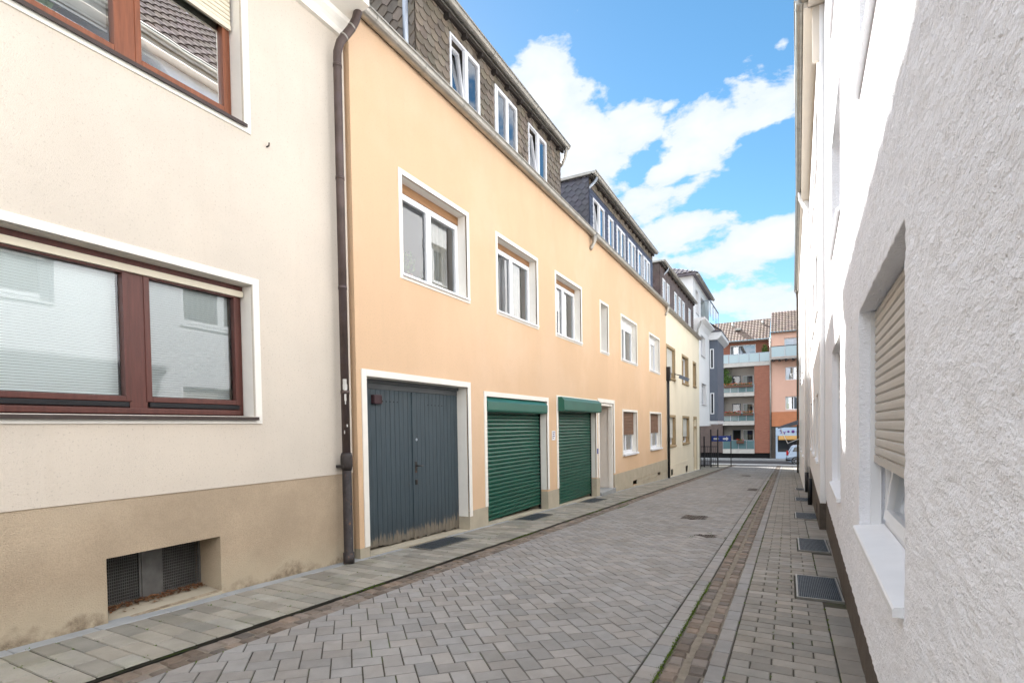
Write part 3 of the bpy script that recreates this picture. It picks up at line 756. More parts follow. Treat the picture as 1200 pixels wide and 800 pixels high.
# ------------------------------------------------------------------ grates and covers
def grate(x0, x1, y0, y1, label, group):
    oz = gz((y0+y1)/2); t = Thing('ventilation_grate', label, 'grate', ((x0+x1)/2, (y0+y1)/2, oz), group)
    fr = MB()
    def bar(mb, a, b, c, d, top, h): 
        for (p, q) in ((c, d),):
            vs = [(a, c, gz(c)+top), (b, c, gz(c)+top), (b, d, gz(d)+top), (a, d, gz(d)+top)]; lo = [(v[0], v[1], v[2]-h) for v in vs]
            mb.face(vs); mb.face(lo)
            for i in range(4): mb.face((vs[i], vs[(i+1) % 4], lo[(i+1) % 4], lo[i]))
    w_ = .016; tp = .013
    bar(fr, x0, x0+w_, y0, y1, tp, .03); bar(fr, x1-w_, x1, y0, y1, tp, .03); bar(fr, x0+w_, x1-w_, y0, y0+w_, tp, .03); bar(fr, x0+w_, x1-w_, y1-w_, y1, tp, .03)
    fr_o = t.part('frame', fr, M['zinc'])
    br = MB(); x = x0+w_+.008
    while x < x1-w_-.003: bar(br, x, x+.004, y0+w_, y1-w_, tp-.003, .02); x += .0155
    y = y0+w_+.02
    while y < y1-w_: bar(br, x0+w_, x1-w_, y, y+.005, tp-.0045, .018); y += .030
    t.part('bars', br, M['grate'])
    pt = MB(); bar(pt, x0+w_, x1-w_, y0+w_, y1-w_, -.0065, .001); t.part('pit', pt, M['grate_pit'])
for q, lb in zip(GR_L, ('steel grate in the pavement before the blue-grey plank door', 'steel grate in the pavement before the wider middle green shutter door', 'small steel grate in the pavement before the far green shutter door')):
    grate(*q, lb, 'grates along the left pavement')
for q, lb in zip(GR_R, ('nearest square steel grate beside the rough white wall', 'second steel grate, past the nearest one along the white wall', 'third steel grate, beside the start of the set-forward white house', 'fourth steel grate, small and far along the right pavement', 'farthest steel grate near the drainpipes on the right pavement')):
    grate(*q, lb, 'grates along the right pavement')
def cover(q, lb, slots=True):
    x0, x1, y0, y1 = q; z = gz((y0+y1)/2); t = Thing('drain_cover', lb, 'drain cover', ((x0+x1)/2, (y0+y1)/2, z), 'iron covers in the road')
    b = MB(); ang = math.atan(-.0385); Mx = Matrix.Translation(((x0+x1)/2, (y0+y1)/2, z)) @ Matrix.Rotation(ang, 4, 'X')
    hx, hy = (x1-x0)/2, (y1-y0)/2
    for (a, b_, c, d) in ((-hx, -hx+.03, -hy, hy), (hx-.03, hx, -hy, hy), (-hx+.03, hx-.03, -hy, -hy+.03), (-hx+.03, hx-.03, hy-.03, hy)): b.box(a, b_, c, d, -.02, .004, Mx)
    t.part('frame', b, M['cover'])
    c_ = MB(); n = 7
    for i in range(n):
        a = -hx+.035+(2*hx-.07)*i/n; c_.box(a, a+(2*hx-.07)/n*.6, -hy+.03, hy-.03, -.02, .001, Mx)
    t.part('bars', c_, M['cover'])
    p = MB(); p.box(-hx+.03, hx-.03, -hy+.03, hy-.03, -.03, -.012, Mx); t.part('pit', p, M['dark'])
cover(COVERS[0], 'rectangular rusty drain cover in the herringbone road'); cover(COVERS[1], 'small iron cover in the road nearer than the rectangular drain, with moss round it')
cover(COVERS[2], 'farthest iron cover in the middle of the road'); cover(COVERS[3], 'small iron cover near the road edge, level with the far grates')

# ------------------------------------------------------------------ house A: cream, left foreground
XA = -4.65
A = Thing('cream_house', 'cream stucco house with brown-framed windows above a sandy roughcast plinth, nearest on the left', 'house', (XA, 0, gz(0)))
wa = MB(); wall(wa, XA, -8, 4.70, .95, 6.12, [(.75, 3.41, 1.61, 2.90), (.75, 3.37, 4.43, 5.72)]); A.part('wall', wa, M['cream'])
pa = MB(); wall(pa, XA-.008, -8, 4.70, -.3, .949, [(2.10, 3.02, -.005, .50, .40)], step=.25); A.part('plinth', pa, M['plinth_a'])
bo = MB(); bo.box(XA-.46, XA-9, -8, 4.65, -.4, 7.2); A.part('interior', bo, M['interior'])
def house_a_window(z0, z1, wood, upper):
    y0, y1, X = .75, 3.37 if upper else 3.41, XA
    sr = MB(); frame_rect(sr, X-.02, X+.014, y0-.07, y1+.07, z0-.07, z1+.065, .068, bev=.004); frame_rect(sr, X-.22, X-.021, y0-.003, y1+.003, z0-.003, z1, .005)
    fr = MB(); xf = X-.155; mu0, mu1 = (2.372, 2.512)
    zt = z1-.0
    # outer frame
    frame_rect(fr, xf-.07, xf-.015, y0, y1-.004, z0+.012, zt, .065, bev=.006)
    fr.box(xf-.07, xf+.004, mu0, mu1, z0+.012, zt-.10, bev=.006)
    # groove edges of the two sashes
    for (a, b) in ((y0+.06, mu0+.016), (mu1-.012, y1-.05)): frame_rect(fr, xf-.06, xf+.012, a, b, z0+.115, zt-.085, .046, bev=.006)
    fr.box(xf-.02, xf+.02, y0+.06, y1-.06, z0+.015, z0+.062, bev=.005)
    fr.box(xf-.02, xf+.016, y0, y1-.004, zt-.05, zt-.002, bev=.005)
    wn = A.part('window', fr, M[wood], label=('orange-brown two-sash window, upper floor' if upper else 'red-brown two-sash window, ground floor'))
    A.part('surround', sr, M['trim'], wn)
    gp = MB()
    for (a, b) in ((y0+.10, mu0-.028), (mu1+.032, y1-.094)): gp.face(((xf-.03, a, z0+.158), (xf-.03, b, z0+.158), (xf-.03, b, zt-.128), (xf-.03, a, zt-.128)))
    A.part('pane', gp, M['glass_blind'], wn)
    rl = MB()
    if upper: roller(rl, xf+.03, y0+.01, y1-.03, z1-.36, z1, .042)
    else: rl.box(xf+.003, xf+.035, y0+.01, y1-.01, zt-.115, zt-.055, bev=.006)
    A.part('shutter_rail', rl, M['cream_rail'], wn)
    gs = MB(); gs.box(xf-.01, xf+.018, y0+.07, mu0-.01, z0+.075, z0+.112); gs.box(xf-.01, xf+.018, mu1+.01, y1-.07, z0+.075, z0+.112); A.part('gasket', gs, M['black'], wn)
    sb = MB(); sb.prism([(xf-.02, z0+.012), (X+.045, z0-.006), (X+.045, z0-.036), (X+.034, z0-.036), (X+.034, z0-.022), (xf-.02, z0-.01)], 1, y0-.01, y1+.012)
    A.part('sill', sb, M['brown_metal'], wn)
    bl = MB(); pit = .021
    for (a, b) in ((y0+.11, mu0-.04), (mu1+.045, y1-.105)):
        z = zt-.13
        lowest = z0+.165 if not upper else z0+.30
        while z > lowest:
            bl.face(((xf-.085, a, z), (xf-.085, b, z), (xf-.076, b, z+pit*.86), (xf-.076, a, z+pit*.86))); z -= pit
        bl.box(xf-.088, xf-.070, a, b, lowest-.022, lowest-.004)
    A.part('blind', bl, M['blind'] if not upper else M['blind_dark'], wn)
    if upper:
        cd = MB(); cd.tube([(xf-.06, 3.18, z1-.2), (xf-.06, 3.19, z0+.6), (xf-.06, 3.16, z0+.33), (xf-.06, 3.14, z0+.31)], .004, 6); A.part('blind_cord', cd, M['white_frame'], wn)
house_a_window(1.61, 2.90, 'brown_wood', False)
house_a_window(4.43, 5.72, 'orange_wood', True)
house_plant(XA-.36, 1.95, 4.5, .36, True, 'spiky house plant in the left pane of the upper brown window')
house_plant(XA-.36, 2.78, 4.5, .22, True, 'smaller spiky plant in the right pane of the upper brown window')
# basement opening
gr_ = MB(); xb = XA-.33
for (a, b) in ((2.10, 2.60), (2.78, 3.02)) if False else ((2.10, 2.50), (2.66, 3.02)):
    frame_rect(gr_, xb-.01, xb+.01, a, b, .02, .50, .018)
    y = a+.03
    while y < b-.01: gr_.box(xb-.003, xb+.003, y, y+.0045, .03, .49); y += .016
    z = .05
    while z < .49: gr_.box(xb-.002, xb+.005, a+.01, b-.01, z, z+.004); z += .026
gp_ = A.part('basement_grille', gr_, M['mesh_grey'])
bp = MB(); bp.box(xb-.01, xb+.016, 2.502, 2.658, 0, .5, bev=.004); A.part('mullion', bp, M['mesh_grey'], gp_)
nb = MB(); nb.prism([(xb-.05, .03), (XA-.001, -.012), (XA-.001, -.1), (xb-.05, -.1)], 1, 2.102, 3.018); A.part('basement_sill', nb, M['plinth_b'], gp_)
# cornice
cn = MB(); cn.prism([(XA-.02, 6.06), (XA+.05, 6.06), (XA+.05, 6.13), (XA+.075, 6.16), (XA+.12, 6.20), (XA+.12, 6.26), (XA+.42, 6.30), (XA+.42, 6.52), (XA-.02, 6.52)], 1, -8, 4.70); A.part('cornice', cn, M['trim'])
gu = MB(); gutter(gu, XA+.42+.02, 6.66, -8, 4.76, .10); gu.tube([(-4.30, 4.72, 6.66), (-4.34, 4.72, 6.55)], [.11, .06], 14); A.part('gutter', gu, M['copper'])
ra = MB(); ra.face(((XA+.36, -8, 6.55), (XA+.36, 4.70, 6.55), (XA-4.5, 4.70, 9.6), (XA-4.5, -8, 9.6))); ra.box(XA-.3, XA-8, -8, 4.70, 6.5, 6.56); A.part('roof', ra, M['slate_dark'])
pp = MB(); px_ = -4.545
path = [(-4.37, 4.72, 6.60), (-4.38, 4.70, 6.42), (-4.385, 4.685, 6.30), (-4.40, 4.655, 6.18), (-4.43, 4.62, 6.08), (-4.47, 4.56, 5.97), (-4.51, 4.515, 5.88), (-4.54, 4.50, 5.77), (px_, 4.50, 5.62), (px_, 4.50, 5.3), (px_, 4.50, 1.10)]
pp.tube(path, .047, 16)
for z in (5.62, 4.35, 3.1, 1.9): pp.tube([(px_, 4.50, z-.02), (px_, 4.50, z+.02)], .051, 16)
pd = A.part('drainpipe', pp, M['copper'])
for q in ([(-4.425, 4.625, 6.095), (-4.433, 4.615, 6.08)], [(-4.475, 4.553, 5.96), (-4.482, 4.545, 5.945)]): pt_ = MB(); pt_.tube(q, .0495, 16); A.part('solder_seam', pt_, M['zinc'], pd)
pl_ = MB(); pl_.tube([(px_, 4.50, 1.10), (px_, 4.50, gz(4.5)+.14), (px_, 4.50, gz(4.5)+.14), (px_, 4.50, gz(4.5)-.02)], [.053, .053, .064, .064], 16)
pl_.tube([(px_, 4.50, 1.00), (px_, 4.50, 1.05), (px_, 4.50, 1.16), (px_, 4.50, 1.2)], [.056, .068, .068, .056], 16); pl_.box(px_-.1, px_+.02, 4.43, 4.57, 1.03, 1.06)
A.part('lower_pipe', pl_, M['iron'])
for (z0_, z1_, a0_, a1_) in ((1.99, 2.05, -1.25, -.35), (1.93, 1.99, -1.3, -.2), (1.88, 1.93, -1.1, -.3), (1.80, 1.88, -.95, -.5), (1.76, 1.80, -.85, -.6), (1.50, 1.53, -.6, -.3), (1.42, 1.46, -1.2, -1.0)):
    pa_ = MB(); n_ = 6; q = [(px_+.0478*math.cos(a0_+(a1_-a0_)*i/n_), 4.50+.0478*math.sin(a0_+(a1_-a0_)*i/n_)) for i in range(n_+1)]
    for u_, v_ in zip(q, q[1:]): pa_.face(((*u_, z0_), (*v_, z0_), (*v_, z1_), (*u_, z1_)))
    A.part('pale_patch', pa_, M['concrete'], pd)
hk = MB(); hk.tube([(XA, 3.62, 4.33), (XA+.035, 3.62, 4.33), (XA+.04, 3.62, 4.36)], .008, 6); A.part('wall_hook', hk, M['iron'])
# dry leaves blown into the opening
lv = MB()
for _ in range(420):
    y = random.uniform(2.13, 3.0); x = xb+.03+abs(random.gauss(0, .045)); s = random.uniform(.006, .018); a = random.uniform(0, 6.28); z0_ = .03-(x-xb)*.12+random.uniform(0, .03)*math.exp(-(x-xb)*12)
    lv.setv(random.uniform(.5, 1.5), .1)
    lv.face([(x+s*math.cos(a+k)*1.2, y+s*math.sin(a+k), z0_+random.uniform(0, .012)) for k in (0, 1.8, 3.3, 4.9)])
props(lv.build('leaf_litter', M['leaf_litter'], None, (0, 0, 0)), 'dry brown leaves blown against the basement grille', 'dry leaves', None, 'stuff')

# ------------------------------------------------------------------ house B: apricot
XB = -4.60
B = Thing('apricot_house', 'long apricot stucco house with three garage doors and slate dormers', 'house', (XB, 4.75, gz(4.75)))
UW = [(5.66, 7.27), (8.29, 9.94), (10.97, 12.56), (14.12, 14.79), (16.18, 18.03), (19.92, 21.62)]
LW = [(16.26, 17.98), (19.94, 21.83)]
G1, G2, G3, DR = (4.905, 7.215), (7.81, 10.37), (10.985, 13.62), (13.9, 15.24)
holes = [(a, b, 3.56, 4.89) for a, b in UW]+[(a, b, .57, 1.92) for a, b in LW]
holes += [(*G1, -.35, 2.125), (*G2, -.5, 2.01), (*G3, -.6, 2.09), (*DR, -.6, 2.12, 1.2)]
holes += [(17.35, 17.85, -.53, -.38, .3), (21.1, 21.6, -.70, -.42, .3)]
wb = MB(); wall(wb, XB, 4.74, 22.97, -1.3, 6.6, holes); B.part('wall', wb, M['orange'])
bo = MB(); bo.box(XB-.46, XB-9, 4.76, 13.85, -1.5, 7.0); bo.box(XB-.46, XB-9, 15.3, 22.95, -1.5, 7.0); bo.box(XB-1.21, XB-9, 13.85, 15.3, -1.5, 7.0); bo.box(XB-.46, XB-1.2, 13.85, 15.3, 2.125, 7.0); B.part('interior', bo, M['interior'])
# plinth pieces
for (a, b, zt) in ((4.74, 4.905, .02), (7.215, 7.81, .11), (10.37, 10.985, .07), (13.62, 13.9, .05)): 
    pb = MB(); pb.box(XB-.44, XB+.006, a-.001, b+.001, -1.0, zt, bev=.004); B.part('plinth', pb, M['plinth_b'])
pb = MB()
for (a, b, z0_, z1_) in ((15.24, 22.972, -1.4, -.54), (15.24, 17.35, -.53, -.385), (15.24, 17.35, -.385, .01), (17.35, 21.1, -.375, .01), (17.85, 21.1, -.53, -.385), (21.1, 21.6, -.415, .01), (21.6, 22.972, -.53, .01)): pb.box(XB-.2, XB+.012, a, b, z0_, z1_)
B.part('plinth', pb, M['plinth_b'])
for q in ((17.35, 17.85, -.55, -.37), (21.1, 21.6, -.72, -.4)): vn = MB(); vn.box(XB-.16, XB-.12, *q); B.part('vent', vn, M['cover'])
def uwin(i, **k):
    a, b = UW[i]; return window(B, XB, a, b, 3.56, 4.89, **k)
C_ = 'curtain'
uwin(0, box=(.13, 'wood_box'), curtain=('curtain_warm', [(6.75, 7.2, 3.6, 4.8)]), sillout=.045)
house_plant(XB-.36, 6.22, 3.64, .34, False, 'leafy plant behind the left pane of the first upper window of the apricot house')
house_plant(XB-.36, 6.62, 3.64, .24, True, 'smaller leafy plant behind the right pane of the first upper window of the apricot house')
uwin(1, box=(.10, 'wood_box'), curtain=('curtain_warm', [(9.45, 9.9, 3.6, 4.8)]), sillout=.045)
uwin(2, box=(.09, 'wood_box'), curtain=('curtain_warm', [(11.9, 12.5, 3.6, 4.8)]), sillout=.045)
uwin(3, splits=(), sillout=.045, depth=.26)
uwin(4, splits=(.5,), box=(.2, 'white_frame'), curtain=('curtain', [(16.25, 17.98, 3.6, 4.7)]), sillout=.045)
uwin(5, splits=(.5,), box=(.16, 'white_frame'), curtain=('curtain', [(20.0, 21.55, 3.6, 4.7)]), sillout=.045)
for a, b in LW: window(B, XB, a, b, .57, 1.92, box=None, blind=('roller', 'shutter_brown', 1.18, .05), curtain=('curtain', [(a+.1, b-.1, .62, 1.8)]), sillout=.07, sillh=.06)
# garage 1: plank doors
def surround3(a, b, zt, w_=.085, zb=-.6, name='surround', wt=None, zl=None):
    s_ = MB(); wt = wt or w_
    zz = zl if zl is not None else zb
    zz = -.60 if a > 13.7 else zz; dp = 1.18 if a > 13.7 else .45; s_.box(XB-dp, XB-.021, a-.001, a+.004, zz, zt); s_.box(XB-dp, XB-.021, b-.004, b+.001, zz, zt); s_.box(XB-.45, XB-.021, a+.004, b-.004, zt-.004, zt+.001)
    s_.box(XB-.02, XB+.014, a-w_, a, (zl if zl is not None else zb), zt+wt, bev=.003); s_.box(XB-.02, XB+.014, b, b+w_, (zl if zl is not None else zb), zt+wt, bev=.003); s_.box(XB-.02, XB+.014, a, b, zt, zt+wt, bev=.003)
    return s_
xd = XB-.20
dm = MB(); y = G1[0]; mid = (G1[0]+G1[1])/2-.02; nb_ = 12
for (a, b) in ((G1[0]+.005, mid-.006), (mid+.006, G1[1]-.005)):
    pw = (b-a)/nb_
    for k in range(nb_):
        # ragged plank feet
        zb_ = gz(a+k*pw)+.03+random.uniform(0, .03)
        dm.box(xd-.035, xd+random.uniform(-.0015, .0015), a+k*pw+.0025, a+(k+1)*pw-.0025, zb_, 1.995, bev=.003)
    dm.box(xd-.055, xd-.012, a, b, gz(b)+.12, 1.99)
dm.box(xd-.01, xd+.018, mid-.02, mid+.02, gz(mid)+.04, 1.99, bev=.004)
gd = B.part('garage_door', dm, M['door_wood'], label='blue-grey double door of vertical planks, worn at the foot')
B.part('surround', surround3(*G1, 2.125, zl=.022), M['trim'], gd)
lt = MB(); lt.box(xd-.08, xd+.03, G1[0], G1[1], 2.075, 2.125); lt.box(xd-.08, xd-.0, G1[0], G1[1], 1.998, 2.073, bev=.003); B.part('lintel', lt, M['door_steel'], gd)
hd = MB(); hd.tube([(xd, mid+.06, .93), (xd+.055, mid+.06, .93), (xd+.06, mid+.16, .925)], .009, 8); hd.box(xd, xd+.006, mid+.04, mid+.085, .83, .99); hd.box(xd, xd+.03, mid+.03, mid+.07, .66, .73, bev=.005); B.part('handle', hd, M['iron'], gd)
hb = MB(); hb.box(xd, xd+.05, 5.20, 5.36, 1.80, 1.92, bev=.006); frame_rect(hb, xd+.05, xd+.056, 5.21, 5.35, 1.81, 1.91, .012); B.part('alarm_box', hb, M['box_red'], gd)
ho = MB()
for k in range(5): ho.tube([(xd-.01, 5.42+.075*k, 1.84), (xd+.0035, 5.42+.075*k, 1.84)], .009, 8)
for k in range(5): ho.tube([(xd-.01, 6.42+.09*k, 1.82), (xd+.0035, 6.42+.09*k, 1.82)], .009, 8)
B.part('air_holes', ho, M['dark'], gd)
bv = MB(); bv.tube([(xd, mid+.085, 1.31), (xd+.008, mid+.085, 1.31)], .02, 12); B.part('lock_plate', bv, M['zinc_new'], gd)
# garages 2 and 3: green roller shutters
def green_garage(Gx, zt, proud, zbx, label):
    a, b = Gx; x = XB-.19 if not proud else XB-.17
    s_ = MB(); roller(s_, x, a+.03, b-.03, gz((a+b)/2)+.05, zbx+.03, .0745, .022)
    gdo = B.part('garage_shutter', s_, M['green'], label=label)
    for q in ((a+.005, a+.035), (b-.035, b-.005)): rl_ = MB(); rl_.box(x-.02, x+.035, *q, gz(q[0])-.1, zbx); B.part('guide_rail', rl_, M['black'], gdo)
    bx_ = MB()
    if proud:
        bx_.prism([(XB+.015, zbx-.01), (XB+.15, zbx-.01), (XB+.17, zbx+.02), (XB+.17, zbx+.23), (XB+.10, zbx+.31), (XB+.015, zbx+.31)], 1, a-.02, b-.02)
    else:
        bx_.prism([(x, zbx), (XB+.02, zbx), (XB+.035, zbx+.03), (XB+.035, zbx+.17), (XB-.02, zbx+.245), (x, zbx+.245)], 1, a+.004, b-.03)
    B.part('shutter_box', bx_, M['green_box'], gdo)
    B.part('surround', surround3(a, b, zt, .085, zl=(.112 if not proud else .075)), M['trim'], gdo)
green_garage(G2, 2.01, False, 1.75, 'wider green roller shutter with its box inside the opening')
green_garage(G3, 2.09, True, 1.83, 'green roller shutter with a projecting box above')
# thresholds
th_ = MB()
for (a, b) in (G1, G2, G3):
    th_ = MB(); th_.prism([(a+.001, gz(a)-.3), (b-.001, gz(b)-.3), (b-.001, gz(b)+.022), (a+.001, gz(a)+.022)], 0, XB-.4, XB+.01); B.part('threshold', th_, M['plinth_b'])
# entrance
dd = MB(); dd.box(XB-.75, XB-.70, DR[0], DR[1], gz(14.5), 2.12, bev=.004)
for k in range(2): frame_rect(dd, XB-.70, XB-.685, DR[0]+.2, DR[1]-.2, -.2+k*1.05, .75+k*1.05, .05)
do = B.part('front_door', dd, M['wood_box'])
B.part('surround', surround3(*DR, 2.12, .11, zl=.052), M['trim'], do)
s2 = MB(); frame_rect(s2, XB-.14, XB-.02, DR[0], DR[1], -.55, 2.118, .075); B.part('inner_frame', s2, M['trim'], do)
st = MB(); st.box(XB-.7, XB+.06, DR[0], DR[1], gz(14)-.2, gz(14)+.10, bev=.01); B.part('doorstep', st, M['strip'], do)
dbx = MB(); dbx.box(XB, XB+.03, 13.66, 13.74, .72, .86, bev=.005); B.part('bell_panel', dbx, M['sign_ink'], do)
# gutter with outlets
gu = MB(); gutter(gu, XB+.09, 6.52, 4.76, 22.96, .09, .98); gt = B.part('gutter', gu, M['zinc'])
fb = MB(); fb.box(XB-.1, XB+.012, 4.75, 22.96, 6.48, 6.6); B.part('eaves_board', fb, M['rafter'])
for yo in (13.35, 22.85):
    ou = MB(); ou.tube([(XB+.11, yo, 6.50), (XB+.11, yo, 6.36), (XB+.10, yo, 6.28), (XB+.05, yo-.02, 6.18), (XB+.02, yo-.06, 6.10)], [.075, .07, .045, .045, .045], 12); B.part('gutter_outlet', ou, M['zinc'])
# slope behind the gutter (slates) : 48 degrees
def slope(th, y0, y1, matn, X=XB-.02, z=6.56, W=1.5, ang=46, style='scale', tone=(.75, 1.2)):
    mb = MB(); ca, sa = math.cos(R(ang)), math.sin(R(ang)); H = W/ca
    mb.face(((X, y0, z), (X, y1, z), (X-W, y1, z+W*math.tan(R(ang))), (X-W, y0, z+W*math.tan(R(ang)))))
    slates(mb, (X, y0, z+.01), (0, 1, 0), (-ca, 0, sa), (sa, 0, ca), y1-y0, H, .24, .17, style, tone=tone)
    th.part('roof', mb, M[matn])
slope(B, 4.76, 6.42, 'slate_dark'); slope(B, 12.05, 14.15, 'slate_dark'); slope(B, 21.85, 22.95, 'slate_dark')
rb = MB(); rb.box(XB-1.6, XB-9, 4.76, 22.95, 6.4, 8.0); B.part('roof_deck', rb, M['slate_dark'])

def dormer(th, y0, y1, zt, wins_, face, cheek, X=-4.80, zb=6.60, gut='zinc', tails=10, pipe_y=None, ztw=7.95, style='scale', depth=2.1, over=.09, end_pipe=False, pw=.185, ph=.135, fm='white_frame', cheekstyle='diag', topband=None):
    kx = X/-4.9; y0, y1 = y0*kx, y1*kx; wins = [(a*kx-.03, b*kx+.03, *r) for (a, b, *r) in wins_]; ztw = 1.46+(ztw-1.46)*kx
    body = MB(); body.box(X-.20, X-depth, y0+.02, y1-.02, zb-.3, zt)
    cl = th.part('dormer', body, M['interior'])
    fc = MB(); holes_ = [(a-y0-.0, b-y0+.0, -1, ztw-zb) for (a, b, *_) in wins]
    wall(fc, X, y0, y1, zb-.3, zt, [(a, b, zb-.1, ztw) for (a, b, *_) in wins], depth=.2)
    slates(fc, (X, y0, zb), (0, 1, 0), (0, 0, 1), (1, 0, 0), y1-y0, (zt if topband is None else topband)-zb, pw, ph, style, holes=[(a-y0-.005, b-y0+.005, -1, ztw-zb+.01) for (a, b, *_) in wins])
    th.part('cladding', fc, M[face], cl)
    if topband:
        f2 = MB(); slates(f2, (X, y0, topband), (0, 1, 0), (0, 0, 1), (1, 0, 0), y1-y0, zt-topband, pw, ph, 'scale'); th.part('cladding', f2, M['slate_brown'], cl)
    for yy, sgn in ((y0, -1), (y1, 1)):
        ch = MB(); ch.face(((X, yy, zb-.3), (X-depth, yy, zb-.3), (X-depth, yy, zt), (X, yy, zt)))
        slates(ch, (X, yy, zb-.3), (-1, 0, 0), (0, 0, 1), (0, sgn, 0), depth, zt-zb+.3, .2, .15, cheekstyle)
        th.part('cheek', ch, M[cheek], cl)
    rf = MB(); rf.box(X-depth-.2, X+over, y0-.10, y1+.10, zt+.01, zt+.09, bev=.01); th.part('dormer_roof', rf, M['zinc'], cl); rf = MB(); rf.box(X+.026, X+over-.01, y0-.06, y1+.06, zt-.06, zt+.008); th.part('eaves_board', rf, M['rafter'], cl)
    gt_ = MB(); gutter(gt_, X+over+.07, zt+.075, y0-.1, y1+.1, .07, .9); th.part('gutter', gt_, M[gut], cl)
    for k in range(tails):
        yy = y0+.25+(y1-y0-.5)*k/(tails-1); tl_ = MB(); tl_.box(X+.0, X+over+.02, yy-.03, yy+.03, zt-.13, zt-.063); th.part('rafter_end', tl_, M['rafter'], cl)
    if pipe_y is not None:
        pp_ = MB(); xo = X+over+.07
        pp_.tube([(xo, pipe_y+.05, zt+.05), (xo, pipe_y+.05, zt-.05), (xo-.07, pipe_y+.0, zt-.16), (xo-.17, pipe_y-.06, zt-.27), (xo-.20, pipe_y-.08, zt-.38), (xo-.20, pipe_y-.08, 6.5)], .04, 12); th.part('downpipe', pp_, M['zinc_new'], cl)
    for (a, b, sp, tlt, gm) in wins: window(th, X, a, b, zb-.02, ztw, depth=-.03, splits=sp, tilt=tlt, gm=gm, surround=0, sill=None, fm=fm, fw=.042)
    if end_pipe:
        ep = MB(); xo = X+over+.07; ep.tube([(xo, y1-.02, zt+.03), (xo, y1, zt-.06), (xo-.04, y1+.04, zt-.16), (xo-.14, y1+.08, zt-.30), (xo-.24, y1+.10, zt-.36)], .038, 12); th.part('downpipe', ep, M['zinc'], cl)
dormer(B, 6.42, 12.05, 8.05, [(7.34, 8.21, (.5,), 0, 'glass_sky'), (8.83, 9.68, (.5,), None, 'glass_sky'), (10.27, 11.15, (.5,), 0, 'glass_sky')], 'slate_brown', 'slate_brown', pipe_y=6.2, tails=11, end_pipe=True)
dormer(B, 14.15, 21.85, 8.28, [(14.48, 15.44, (.5,), 0, 'glass_sky'), (15.89, 16.36, (), None, 'glass_sky'), (16.78, 17.7, (.5,), None, 'glass'), (18.12, 19.05, (.5,), None, 'glass_sky'), (19.47, 20.05, (), None, 'glass_sky'), (20.33, 21.3, (.5,), None, 'glass_sky')], 'slate_blue', 'slate_dark', pipe_y=13.98, tails=16, style='plain', topband=8.0, ph=.12)
# small notice
sg = MB(); sg.box(XB+.002, XB+.012, 10.62, 10.80, 1.17, 1.38, bev=.002)
sgt = Thing('wall_notice', 'small white notice plate on the apricot wall between the two green shutters', 'sign', (XB, 10.71, 1.17))
sgt.part('plate', sg, M['sign_white'])
tx = MB()
for k in range(4): tx.box(XB+.0125, XB+.0135, 10.645, 10.645+(.13, .10, .12, .07)[k], 1.335-.04*k, 1.350-.04*k)
sgt.part('lettering', tx, M['sign_ink'])

# ------------------------------------------------------------------ house C: pale yellow
C = Thing('pale_yellow_house', 'pale yellow house with ochre window surrounds, beyond the apricot house', 'house', (XB, 23, gz(23)))
XC = XB-.01
cw = [(23.12, 24.95, 3.55, 4.86), (26.85, 28.6, 3.55, 4.86), (30.2, 31.2, 3.6, 4.86), (23.5, 24.95, .55, 1.82), (26.9, 28.75, .55, 1.82), (30.3, 31.25, -1.05, 1.28), (30.3, 31.25, 1.40, 1.82)]
vh = [(23.8, 24.3, -.78, -.5, .3), (27.6, 28.2, -.93, -.62, .3)]
wc = MB(); wall(wc, XC, 22.975, 32.4, -1.8, 6.55, cw+vh); C.part('wall', wc, M['cream_c'])
bo = MB(); bo.box(XC-.46, XC-9, 22.98, 32.4, -1.8, 7.3); C.part('interior', bo, M['interior'])
for i, (a, b, c, d) in enumerate(cw[:5]):
    window(C, XC, a, b, c, d, splits=(.5,) if b-a > 1.2 else (), surround=.10, sm='ochre', sill='ochre', sillout=.06, sillh=.07, curtain=('curtain', [(a+.1, b-.1, c+.05, d-.05)]), blind=('roller', 'curtain', c+.35, .05) if i in (0, 3, 4) else None, fm='white_frame')
a, b, c, d = cw[6]; window(C, XC, a, b, c, d, splits=(), surround=.0, sill=None)
dr = MB(); dr.box(XC-.2, XC-.15, 30.3, 31.25, -1.15, 1.28, bev=.004); frame_rect(dr, XC-.15, XC-.14, 30.42, 31.13, -.9, 1.15, .05); dro = C.part('front_door', dr, M['ochre'])
s_ = MB(); s_.box(XC, XC+.012, 30.18, 30.30, -1.1, 1.92); s_.box(XC, XC+.012, 31.25, 31.37, -1.1, 1.92); s_.box(XC, XC+.012, 30.30, 31.25, 1.82, 1.92); s_.box(XC-.15, XC+.008, 30.30, 31.25, 1.285, 1.395); C.part('surround', s_, M['ochre'], dro)
for q in ((23.8, 24.3, -.8, -.5), (27.6, 28.2, -.95, -.6)): vv = MB(); vv.box(XC-.2, XC-.16, *q); C.part('vent', vv, M['dark'])
pc = MB(); 
for (a, b, z0_, z1_) in ((22.98, 23.8, -1.9, -.32), (24.3, 27.6, -1.9, -.32), (28.2, 30.17, -1.9, -.32), (23.8, 24.3, -1.9, -.78), (27.6, 28.2, -1.9, -.93), (23.8, 24.3, -.5, -.32), (27.6, 28.2, -.62, -.32)): pc.box(XC-.1, XC+.012, a, b, z0_, z1_)
C.part('plinth', pc, M['cream_c'])
gu = MB(); gutter(gu, XC+.09, 6.47, 23.0, 32.4, .09); C.part('gutter', gu, M['zinc'])
pp = MB(); pp.tube([(XC+.08, 23.03, 3.7), (XC+.08, 23.03, gz(23)-.05)], .055, 12); pp.box(XC, XC+.17, 22.95, 23.13, 3.35, 3.95, bev=.02); C.part('drainpipe', pp, M['black'], label='black drainpipe with a hopper head')
slope(C, 22.98, 23.3, 'slate_red')
